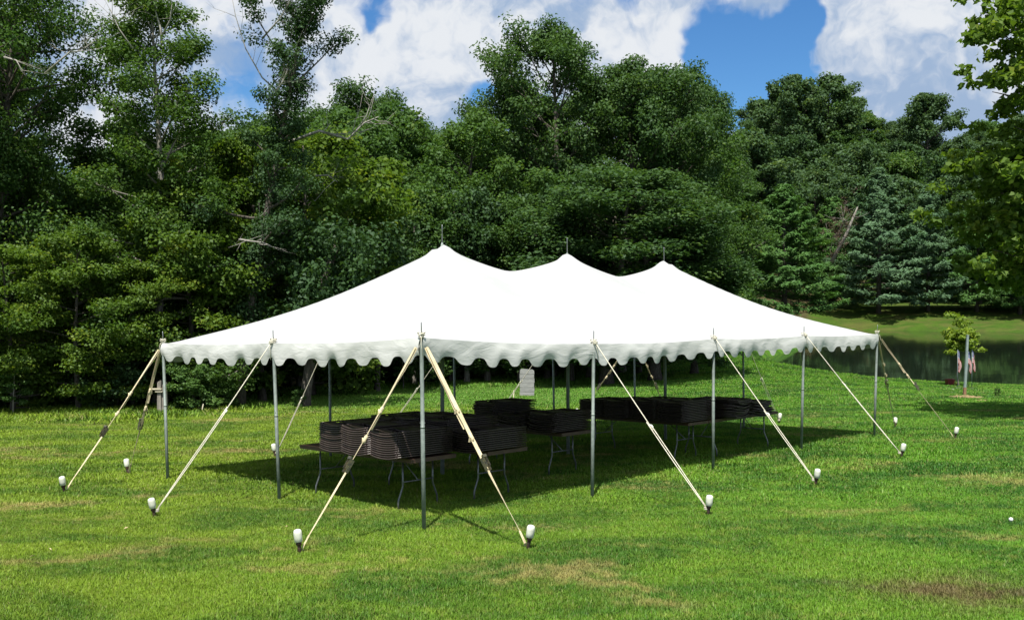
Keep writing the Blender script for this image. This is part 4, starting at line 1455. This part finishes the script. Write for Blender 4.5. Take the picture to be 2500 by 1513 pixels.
def chair_meshes():
    # contour: across the width the backrest and seat are bowed down in the middle
    def panel(x0, x1, w, sag, th, nx=3, ny=8):
        V = []
        for side in (1, -1):
            for i in range(nx + 1):
                for j in range(ny + 1):
                    yy = (j / ny - .5)
                    xx = x0 + (x1 - x0) * i / nx
                    z = -sag * (1 - (2 * yy) ** 2) + side * th / 2
                    V.append((xx, yy * w, z))
        Fc = []
        st = (nx + 1) * (ny + 1)
        for i in range(nx):
            for j in range(ny):
                a = i * (ny + 1) + j
                Fc.append((a, a + ny + 1, a + ny + 2, a + 1))
                Fc.append((st + a, st + a + 1, st + a + ny + 2, st + a + ny + 1))
        per = [i * (ny + 1) for i in range(nx + 1)] + [nx * (ny + 1) + j for j in range(1, ny + 1)] + [i * (ny + 1) + ny for i in range(nx - 1, -1, -1)] + [j for j in range(ny - 1, 0, -1)]
        for a, b2 in zip(per, per[1:] + per[:1]):
            Fc.append((a, b2, st + b2, st + a))
        return V, Fc
    sag = .030
    back = MB()
    V, Fc = panel(-.46, -.24, CH_W - .06, sag, .014)
    back.add(V, Fc, True)
    # rolled lip at the free end
    back.tube([(-.462, y * (CH_W - .03), -sag * (1 - (2 * y) ** 2)) for y in np.linspace(-.5, .5, 11)], .0095, 8)
    seat = MB()
    V, Fc = panel(-.12, .27, CH_W - .07, sag * .6, .016)
    seat.add(V, Fc, True)
    fr = MB()
    h = CH_W / 2 - .012
    fr.tube([(-.455, -h, 0), (-.2, -h, .001), (.2, -h, .001), (.455, -h, 0)], .0095, 8)
    fr.tube([(-.455, h, 0), (-.2, h, .001), (.2, h, .001), (.455, h, 0)], .0095, 8)
    fr.tube([(.30, -h, 0), (.30, h, 0)], .009, 6)
    fr.tube([(-.16, -h + .03, -.003), (.40, -h + .03, -.003), (.44, -h + .05, -.003), (.44, h - .05, -.003), (.40, h - .03, -.003), (-.16, h - .03, -.003)], .0095, 6)
    return back.mesh('backrest', M_CHAIR), seat.mesh('seat', M_CHAIR), fr.mesh('frame', M_CHAIRF)


CM = chair_meshes()
ORD = ['topmost', 'second', 'third', 'fourth', 'fifth', 'sixth', 'seventh', 'eighth', 'ninth', 'tenth', 'eleventh', 'twelfth', 'thirteenth', 'fourteenth', 'fifteenth', 'sixteenth']
# x, y, rotation, count, jitter, description of the stack
STACKS = [
    (.92, 2.36, 0, 13, .004, 'the leftmost stack in the sun'),
    (.88, 1.81, 0, 13, .004, 'the second stack from the left'),
    (.90, 1.22, 0, 12, .004, "the third stack, by the corner pole"),
    (1.98, .93, 0, 10, .008, "the shaded stack right of the corner pole"),
    (2.02, 1.52, 0, 14, .010, "the second table's second stack"),
    (2.02, 2.11, 0, 14, .012, "the second table's third stack"),
    (2.04, 2.70, 0, 13, .012, "the second table's rear stack"),
    (4.36, 1.74, .04, 11, .02, "the middle table's front stack"),
    (4.36, 2.40, .0, 9, .02, "the middle table's low stack"),
    (4.42, 3.02, -.03, 15, .012, "the tallest stack in the middle"),
    (6.95, 1.12, .0, 13, .012, "the right table's front stack"),
    (6.95, 1.70, .02, 13, .012, "the right table's second stack"),
    (6.95, 2.28, -.02, 12, .012, "the right table's third stack"),
    (6.95, 2.86, .0, 11, .012, "the right table's rear stack"),
    (7.95, 1.06, PI / 2 + .05, 12, .05, 'the untidy stack at the right end'),
    (8.60, 1.0, PI / 2 - .04, 10, .07, 'the untidy stack farthest right'),
]
first = None
rc = np.random.default_rng(4)
nch = 0
for (x, y, r, n, jit, desc) in STACKS:
    for k in range(n):
        z = TH + .034 + k * CH_T
        M = TW @ Matrix.Translation((x - .07 + rc.normal() * jit, y - .05 + rc.normal() * jit * .4, z)) @ Matrix.Rotation(r + rc.normal() * jit * .5, 4, 'Z')
        o = thing('folding_chair', 'brown folding chair, %s from the top of %s' % (ORD[n - 1 - k], desc) if n - 1 - k > 0 and n - 1 - k < 16 else 'brown folding chair, %s of %s' % ('topmost' if n - 1 == k else 'bottom one', desc),
                  'chair', M, 'brown folding chairs stacked on the tables')
        link('backrest', CM[0], o)
        link('seat', CM[1], o)
        link('frame', CM[2], o)
        nch += 1

# ------------------------------------------------------------------ horseshoe pits, far posts
def ground_pt(u, v, d):
    X = (u - 1250) / F * d
    return Vector((X, d, tz1(X, d)))


def depth_for(u, v):
    """depth at which the terrain is seen at photo pixel u, v"""
    best, bd_ = 30, 1e9
    for d in np.arange(6, 60, .15):
        X = (u - 1250) / F * d
        z = tz1(X, d)
        w = abs(pix(u, v, d).z - z)
        if w < bd_:
            best, bd_ = d, w
    return best


def mound(name, mat, u, v, rx, ry, h, label, cat, seed, kind=None):
    d = depth_for(u, v)
    c = ground_pt(u, v, d)
    rng = np.random.default_rng(seed)
    m = MB()
    nr_, nb = 7, 28
    vs = [(0, 0, h)]
    fs = []
    ph = rng.uniform(0, 6, 4)
    for i in range(1, nr_ + 1):
        for j in range(nb):
            a = 2 * PI * j / nb
            rr_ = i / nr_ * (1 + .14 * math.sin(3 * a + ph[0]) + .10 * math.sin(5 * a + ph[1]))
            x, y = math.cos(a) * rr_ * rx, math.sin(a) * rr_ * ry
            z = h * (1 - (i / nr_) ** 2) + rng.normal() * h * .18 - (.03 if i == nr_ else 0)
            z += tz1(c.x + x, c.y + y) - c.z
            vs.append((x, y, z))
    for j in range(nb):
        fs.append((0, 1 + j, 1 + (j + 1) % nb))
    for i in range(nr_ - 1):
        for j in range(nb):
            a, b2 = 1 + i * nb, 1 + (i + 1) * nb
            fs.append((a + j, b2 + j, b2 + (j + 1) % nb, a + (j + 1) % nb))
    m.add(vs, fs, True)
    o = m.obj(name, mat)
    o.location = c
    tag(o, label, cat, None, kind)
    return o, d


# left pit: sand, timber, stake and the old post with its shelf
_, dl = mound('sand_pit', M_SAND, 470, 1012, 1.15, .8, .05, 'sandy game pit at the woods edge left of the tent', 'sand pit', 1)
c = ground_pt(468, 1003, dl + .95)
tb = thing('edging_timber', 'weathered timber edging behind the sandy pit on the left', 'timber', Matrix.Translation(c))
m = MB()
m.box((0, 0, .06), (2.1, .12, .14))
m.obj('beam', M_POSTW, tb)
c = ground_pt(489, 1008, dl + .2)
m = MB()
m.tube([(0, 0, -.1), (.07, 0, .30)], .016, 8)
o = m.obj('pit_stake', M_WSTAKE)
o.location = c
tag(o, 'pale wooden stake leaning in the sandy pit on the left', 'stake')
c = ground_pt(394, 1010, dl + .1)
ps = thing('wooden_post', 'broken old wooden post with small shelf at the woods edge', 'post', Matrix.Translation(c))
m = MB()
for (x, w_, h_, y_) in ((-.06, .13, .98, 0), (.08, .15, .92, .03)):
    m.add([(x - w_ / 2, y_ - .05, -.1), (x + w_ / 2, y_ - .05, -.1), (x + w_ / 2, y_ + .05, -.1), (x - w_ / 2, y_ + .05, -.1),
           (x - w_ / 2 * .8, y_ - .045, h_ - .06), (x + w_ / 2 * .7, y_ - .045, h_ + .02), (x + w_ / 2 * .7, y_ + .045, h_), (x - w_ / 2 * .8, y_ + .045, h_ - .03)],
          [(0, 3, 2, 1), (4, 5, 6, 7), (0, 1, 5, 4), (1, 2, 6, 5), (2, 3, 7, 6), (3, 0, 4, 7)])
m.obj('post', M_POSTW, ps)
m = MB()
m.box((-.13, -.02, .74), (.30, .16, .028))
m.box((-.06, -.02, .67), (.20, .14, .025))
m.obj('shelf', M_WSTAKE, ps)

# plank board standing at the far pit
db = depth_for(1287, 968)
c = ground_pt(1287, 968, db)
bo = thing('plank_board', 'grey weathered plank board standing upright on the back lawn', 'board', Matrix.Translation(c) @ Matrix.Rotation(-.10, 4, 'Z') @ Matrix.Rotation(.06, 4, 'X'))
hh = (968 - 902) / F * db
ww = 36 / F * db
npk = 6
for k in range(npk):
    z0, z1 = .02 + hh * k / npk, .02 + hh * (k + 1) / npk - .008
    x0, x1 = -ww / 2 + .01 * (k % 2), ww / 2 - .012 * ((k + 1) % 2)
    m = MB()
    if k == npk - 1:
        prof = [(x0, z0), (x1, z0), (x1 - .01, z1 - .05), (x1 - .06, z1), (x0 + .04, z1 + .02), (x0, z1 - .03)]
    else:
        prof = [(x0, z0), (x1, z0), (x1, z1), (x0, z1)]
    n = len(prof)
    y0 = -.02 - .004 * (k % 3)
    m.add([(x, y0, z) for x, z in prof] + [(x, y0 + .035, z) for x, z in prof], [tuple(range(n)), tuple(reversed(range(n, 2 * n)))] + [(i, (i + 1) % n + 0 if False else i + n, (i + 1) % n + n, (i + 1) % n) for i in range(n)])
    m.obj('plank', M_WOODG, bo)
m = MB()
for s in (-1, 1):
    m.box((s * ww * .3, .035, hh * .47), (.06, .03, hh * .98))
m.obj('batten', M_WOODG, bo)
_, d2 = mound('sand_pit', M_SAND, 1258, 985, .75, .6, .03, 'pale sandy game pit in front of the grey plank board', 'sand pit', 2)
m = MB()
m.tube([(0, 0, -.1), (.02, 0, .42)], .016, 8)
o = m.obj('pit_stake', M_WSTAKE)
o.location = ground_pt(1253, 980, d2)
tag(o, 'pale upright stake in the pit before the grey plank board', 'stake')

# ------------------------------------------------------------------ memorial bed on the near bank
# young tree
dt_ = depth_for(2342, 944)
c = ground_pt(2342, 944, dt_)
yt = thing('young_tree', 'small bright green tree with crooked thin stem by the pond', 'tree', Matrix.Translation(c))
rng = np.random.default_rng(31)
m = MB()
px = dt_ / F
m.tube([(0, 0, -.1), (-.01, 0, 8 * px), (-5 * px, 0, 32 * px), (-1 * px, 0, 46 * px), (1 * px, 0, 60 * px), (0, 0, 95 * px), (4 * px, 0, 130 * px)], [.034, .03, .028, .026, .024, .018, .008], 7)
cl = []
for k in range(22):
    a = k * 2.4
    z = rng.uniform(78, 130) * px
    ln = rng.uniform(18, 40) * px * (1.0 if z > 100 * px else .9)
    lp, _ = curve_pts((0, 0, z), Vector((math.cos(a), math.sin(a), .45)), ln, 3, .0, rng, .1)
    m.tube(lp, [.010, .008, .006, .003], 4)
    cl += [tuple(lp[-1]), tuple(lp[2]), tuple(lp[3].lerp(lp[2], .5) + Vector(rng.normal(size=3) * .1))]
for k in range(26):
    zz = rng.uniform(92, 178)
    cl.append((rng.normal() * 21 * px + 3 * px, rng.normal() * 20 * px, zz * px))
m.obj('trunk', M_BARKP, yt)
v, f, ti = clump_leaves(rng, cl, 46, .22, .12, .09, flat=.6)
link('crown', mesh_np('crown', v, f, [L_YEL], False, None, {'tint': ti}), yt)
# square post with rusty foot
dp = depth_for(2356, 966)
c = ground_pt(2356, 966, dp)
po = thing('marker_post', 'tall grey green post leaning by the pond, rusty at the foot', 'post', Matrix.Translation(c))
px = dp / F
m = MB()
q = Vector((7 * px, 0, 148 * px))
m.tube([Vector((0, 0, -.1)), q * .14], [.062, .058], 4, smooth=False)
m.obj('foot', M_RUST, po)
m = MB()
m.tube([q * .14, q * .6, q], [.052, .050, .046], 4, smooth=False)
m.box(q + Vector((0, 0, .01)), (.075, .075, .02))
m.obj('shaft', M_GPOST, po)


def flag(u, v_, h_px, label, seed, turn):
    d = depth_for(u, v_)
    c = ground_pt(u, v_, d)
    px = d / F
    o = thing('small_flag', label, 'flag', Matrix.Translation(c), 'small striped flags by the pond')
    H = h_px * px
    m = MB()
    m.tube([(0, 0, -.1), (0, 0, H)], .010, 6)
    m.lathe((0, 0, H + .012), [(.006, -.012), (.014, 0), (.006, .012)], 8)
    m.obj('staff', M_STAFF, o)
    # limp cloth: hangs down from its hoist in folds
    nu, nv = 14, 14
    Lf, Hf = .80, .52
    V, UV = [], []
    for i in range(nu + 1):
        for j in range(nv + 1):
            uu, vv = i / nu, j / nv
            ang = 1.12 * min(1, uu * 1.6)              # falls away from the staff
            out = math.cos(ang) * uu * Lf * .62
            fall = math.sin(ang) * uu * Lf * .78
            wv_ = .045 * math.sin(uu * 9 + vv * 2 + seed) * uu
            x = .012 + out * (.55 + .2 * vv)
            y = wv_ + .03 * math.sin(vv * 5 + seed) * uu
            z = H - .02 - (1 - vv) * Hf * (1 - .25 * uu) - fall
            ca, sa = math.cos(turn), math.sin(turn)
            V.append((x * ca - y * sa, x * sa + y * ca, z))
            UV.append((uu, vv))
    Fc = [(i * (nv + 1) + j, (i + 1) * (nv + 1) + j, (i + 1) * (nv + 1) + j + 1, i * (nv + 1) + j + 1) for i in range(nu) for j in range(nv)]
    me = bpy.data.meshes.new('cloth')
    me.from_pydata(V, [], Fc)
    uvl = me.uv_layers.new(name='UVMap')
    for lp in me.loops:
        uvl.data[lp.index].uv = UV[lp.vertex_index]
    me.polygons.foreach_set('use_smooth', [True] * len(Fc))
    me.materials.append(M_FLAG)
    link('cloth', me, o)
    return o


flag(2339, 946, 92, 'small striped flag hanging left of the tall grey green post', 1, .5)
flag(2364, 948, 92, 'small striped flag hanging just right of the tall grey green post', 2, .2)
flag(2374, 948, 94, 'small striped flag rightmost of the three by the pond', 3, .3)
# red planter with flowers, stones, mulch bed, small shrub
dr_ = depth_for(2320, 941)
c = ground_pt(2320, 941, dr_)
px = dr_ / F
pl = thing('planter_pot', 'dark red planter pot standing on the near bank of the pond', 'pot', Matrix.Translation(c))
m = MB()
hw = 9 * px
m.add([(-hw * .82, -hw * .7, 0), (hw * .82, -hw * .7, 0), (hw * .82, hw * .7, 0), (-hw * .82, hw * .7, 0), (-hw, -hw * .85, 15 * px), (hw, -hw * .85, 15 * px), (hw, hw * .85, 15 * px), (-hw, hw * .85, 15 * px)],
      [(3, 2, 1, 0), (0, 1, 5, 4), (1, 2, 6, 5), (2, 3, 7, 6), (3, 0, 4, 7), (4, 5, 6, 7)])
m.obj('pot', M_RED, pl)
m = MB()
for s in (-1, 1):
    m.box((s * hw * .98, 0, 15.6 * px), (hw * .14, hw * 1.9, 1.6 * px))
    m.box((0, s * hw * .86, 15.6 * px), (hw * 1.8, hw * .14, 1.6 * px))
m.obj('rim', M_RED, pl)
rng = np.random.default_rng(8)
fl = thing('flower_clump', 'yellow flowers beside the dark red planter pot', 'flowers', Matrix.Translation(ground_pt(2334, 943, dr_ - .1)))
m = MB()
g2 = MB()
for k in range(12):
    x, y, z = rng.normal() * .06, rng.normal() * .06, rng.uniform(.08, .2)
    g2.tube([(x * .3, y * .3, 0), (x, y, z)], .004, 4)
    m.lathe((x, y, z), [(.004, -.008), (.028, .0), (.030, .006), (.010, .012)], 7)
m.obj('flower_heads', M_YFLOW, fl)
g2.obj('stems', L_SHRUB, fl)
rng = np.random.default_rng(9)
for k in range(13):
    u = 2315 + k * 5.6 + rng.normal() * 1.2
    v_ = 950 + 2.2 * math.sin(k * .9)
    d = depth_for(u, v_)
    c = ground_pt(u, v_, d)
    m = MB()
    w_, h_ = rng.uniform(.05, .09), rng.uniform(.035, .06)
    m.lathe((0, 0, 0), [(w_ * .9, -.02), (w_ * rng.uniform(.95, 1.1), h_ * .4), (w_ * .7, h_ * .9), (w_ * .25, h_)], 7, Matrix.Rotation(rng.normal() * .1, 3, 'X'), False)
    o = m.obj('edging_stone', M_STONE)
    o.location = c
    o.rotation_euler.z = rng.uniform(0, 6)
    tag(o, 'pale stone edging the small bed under the flags', 'stone', 'stones edging the flag bed')
mound('mulch_bed', M_MULCH, 2362, 972, .62, .50, .09, 'mound of straw coloured mulch round the tall post foot', 'mulch', 3, 'stuff')
mound('mulch_bed', M_MULCH, 2402, 979, .36, .3, .04, 'second flatter patch of straw mulch right of the post', 'mulch', 4, 'stuff')
o = place_tree('shrub_a', 2437, depth_for(2437, 970), 950, .7, 'shrub', 'small sparse shrub right of the mulch bed', None, .3)
o = place_tree('shrub_b', 2384, depth_for(2384, 972), 962, 1.0, 'shrub', 'tiny dark plant beside the mulch bed', None, .3)

# ------------------------------------------------------------------ scraps and fallen leaves on the lawn
rng = np.random.default_rng(12)
m = MB()
m.lathe((0, 0, .02), [(.012, -.02), (.024, -.006), (.022, .014), (.008, .024)], 9)
o = m.obj('white_scrap', M_PAPER)
dd_ = depth_for(2472, 1280)
o.location = ground_pt(2472, 1280, dd_) + Vector((0, 0, .03))
tag(o, 'small white scrap lying on the grass at the lower right', 'litter')
for (u, v_) in [(698, 1295), (75, 1365), (85, 1382), (118, 1352), (345, 1095), (160, 1084), (410, 1068), (305, 1300)]:
    d = depth_for(u, v_)
    m = MB()
    L2 = rng.uniform(.022, .038)
    m.add([(-L2, 0, .0), (0, -L2 * .45, .012), (L2, 0, .004), (0, L2 * .45, .014)], [(0, 1, 2), (0, 2, 3)])
    o = m.obj('fallen_leaf', M_LEAFDRY)
    o.location = ground_pt(u, v_, d) + Vector((0, 0, .045))
    o.rotation_euler = (rng.normal() * .3, rng.normal() * .3, rng.uniform(0, 6))
    tag(o, 'dry pale leaf lying on the mown grass', 'leaf', 'dry leaves on the lawn')

# ------------------------------------------------------------------ grass
def tuft_mesh(seed, n, r, hmin, hmax, w):
    rng = np.random.default_rng(seed)
    a = rng.uniform(0, 2 * PI, n)
    q = np.sqrt(rng.uniform(0, 1, n)) * r
    x, y = np.cos(a) * q, np.sin(a) * q
    h = rng.uniform(hmin, hmax, n)
    b = rng.uniform(0, 2 * PI, n)
    lean = h * rng.uniform(.15, 1.1, n)
    wx, wy = -np.sin(b) * w / 2, np.cos(b) * w / 2
    wv = rng.uniform(.7, 1.4, n)
    base1 = np.c_[x + wx * wv, y + wy * wv, np.full(n, -.012)]
    base2 = np.c_[x - wx * wv, y - wy * wv, np.full(n, -.012)]
    mx, my = x + np.cos(b) * lean * .35, y + np.sin(b) * lean * .35
    m1 = np.c_[mx + wx * .8 * wv, my + wy * .8 * wv, h * .62]
    m2 = np.c_[mx - wx * .8 * wv, my - wy * .8 * wv, h * .62]
    tp = np.c_[x + np.cos(b) * lean, y + np.sin(b) * lean, h]
    V = np.stack([base1, base2, m1, m2, tp], 1).reshape(-1, 3)
    k = np.arange(n) * 5
    Fq = np.c_[np.r_[k, k + 2], np.r_[k + 1, k + 3], np.r_[k + 3, k + 4], np.r_[k + 2, k + 2]]
    # triangles: split quad in two plus tip
    Ft = np.r_[np.c_[k, k + 1, k + 3], np.c_[k, k + 3, k + 2], np.c_[k + 2, k + 3, k + 4]]
    t = rng.uniform(0, 1, n)
    return mesh_np('grass_tuft', V, Ft, [M_GRASS], False, None, {'tint': np.r_[t, t, t]})


def grass_field(name, label, proto, pts, scale, rot, normal_tilt=True):
    """points carry instances of one tuft object"""
    me = bpy.data.meshes.new(name)
    me.vertices.add(len(pts))
    me.vertices.foreach_set('co', np.ascontiguousarray(pts, np.float32).ravel())
    a = me.attributes.new('tuft_scale', 'FLOAT', 'POINT')
    a.data.foreach_set('value', np.ascontiguousarray(scale, np.float32))
    a = me.attributes.new('tuft_rot', 'FLOAT', 'POINT')
    a.data.foreach_set('value', np.ascontiguousarray(rot, np.float32))
    me.update()
    o = link(name, me)
    ng = bpy.data.node_groups.new(name, 'GeometryNodeTree')
    ng.interface.new_socket('Geometry', in_out='INPUT', socket_type='NodeSocketGeometry')
    ng.interface.new_socket('Geometry', in_out='OUTPUT', socket_type='NodeSocketGeometry')
    N = ng.nodes
    gi, go = N.new('NodeGroupInput'), N.new('NodeGroupOutput')
    ip = N.new('GeometryNodeInstanceOnPoints')
    oi = N.new('GeometryNodeObjectInfo')
    oi.inputs['Object'].default_value = proto
    oi.inputs['As Instance'].default_value = True
    sa = N.new('GeometryNodeInputNamedAttribute')
    sa.data_type = 'FLOAT'
    sa.inputs['Name'].default_value = 'tuft_scale'
    ra = N.new('GeometryNodeInputNamedAttribute')
    ra.data_type = 'FLOAT'
    ra.inputs['Name'].default_value = 'tuft_rot'
    cx = N.new('ShaderNodeCombineXYZ')
    ng.links.new(ra.outputs[0], cx.inputs[2])
    ng.links.new(gi.outputs[0], ip.inputs['Points'])
    ng.links.new(oi.outputs['Geometry'], ip.inputs['Instance'])
    ng.links.new(cx.outputs[0], ip.inputs['Rotation'])
    ng.links.new(sa.outputs[0], ip.inputs['Scale'])
    ng.links.new(ip.outputs[0], go.inputs[0])
    md = o.modifiers.new('tufts', 'NODES')
    md.node_group = ng
    tag(o, label, 'grass', None, 'stuff')
    return o


rng = np.random.default_rng(123)


def scatter(n, d0, d1, spread=.85):
    d = np.sqrt(rng.uniform(d0 ** 2, d1 ** 2, n))
    x = rng.uniform(-spread, spread, n) * d
    return x, d


protos = []
for k, (n, r, h0, h1, w) in enumerate([(460, .30, .012, .036, .0045), (400, .30, .012, .048, .0048), (300, .42, .022, .055, .010), (300, .55, .025, .06, .018)]):
    po_ = bpy.data.objects.new('grass_tuft', tuft_mesh(200 + k, n, r, h0, h1, w))
    protos.append(po_)
for k, (n, d0, d1, pr) in enumerate([(8200, 4.2, 13, 0), (5800, 4.2, 14, 1), (10600, 12, 27, 2), (13400, 25.5, 50, 3)]):
    x, d = scatter(n, d0, d1)
    z = tz(x, d)
    keep = (d < wood_edge(x, d) - .2) & (sd_poly(x, d) > .3)
    # thin on the bare patch
    dd = np.hypot(x - DIRT[0].x, d - DIRT[0].y)
    keep &= rng.uniform(0, 1, n) > np.clip(1.0 - dd / .8, 0, .55)
    x, d, z = x[keep], d[keep], z[keep]
    grass_field('lawn_grass', ['short mown grass blades of the near lawn', 'slightly longer grass blades mixed into the near lawn', 'mown grass blades of the lawn round the tent', 'mown grass blades of the far lawn'][k], protos[pr], np.c_[x, d, z],
                rng.uniform(.7, 1.2, len(x)) * (1 + .18 * np.sin(x * 1.9 + 1.3 * np.sin(d * 1.1)) * np.sin(d * 1.5 + np.sin(x * .8)) + .12 * np.sin(x * 5.1 + d * 3.7)), rng.uniform(0, 2 * PI, len(x)))
# taller weeds where the lawn meets the woods and the pond
x = rng.uniform(-16, 9, 1500)
d = wood_edge(x, np.full(len(x), 30.0))
for it in range(4):
    d = wood_edge(x, d)
d = d + rng.normal(size=len(x)) * .7
grass_field('tall_grass', 'taller unmown grass along the edge of the woods', protos[2], np.c_[x, d, tz(x, d)], rng.uniform(1.6, 4.2, len(x)), rng.uniform(0, 6, len(x)))
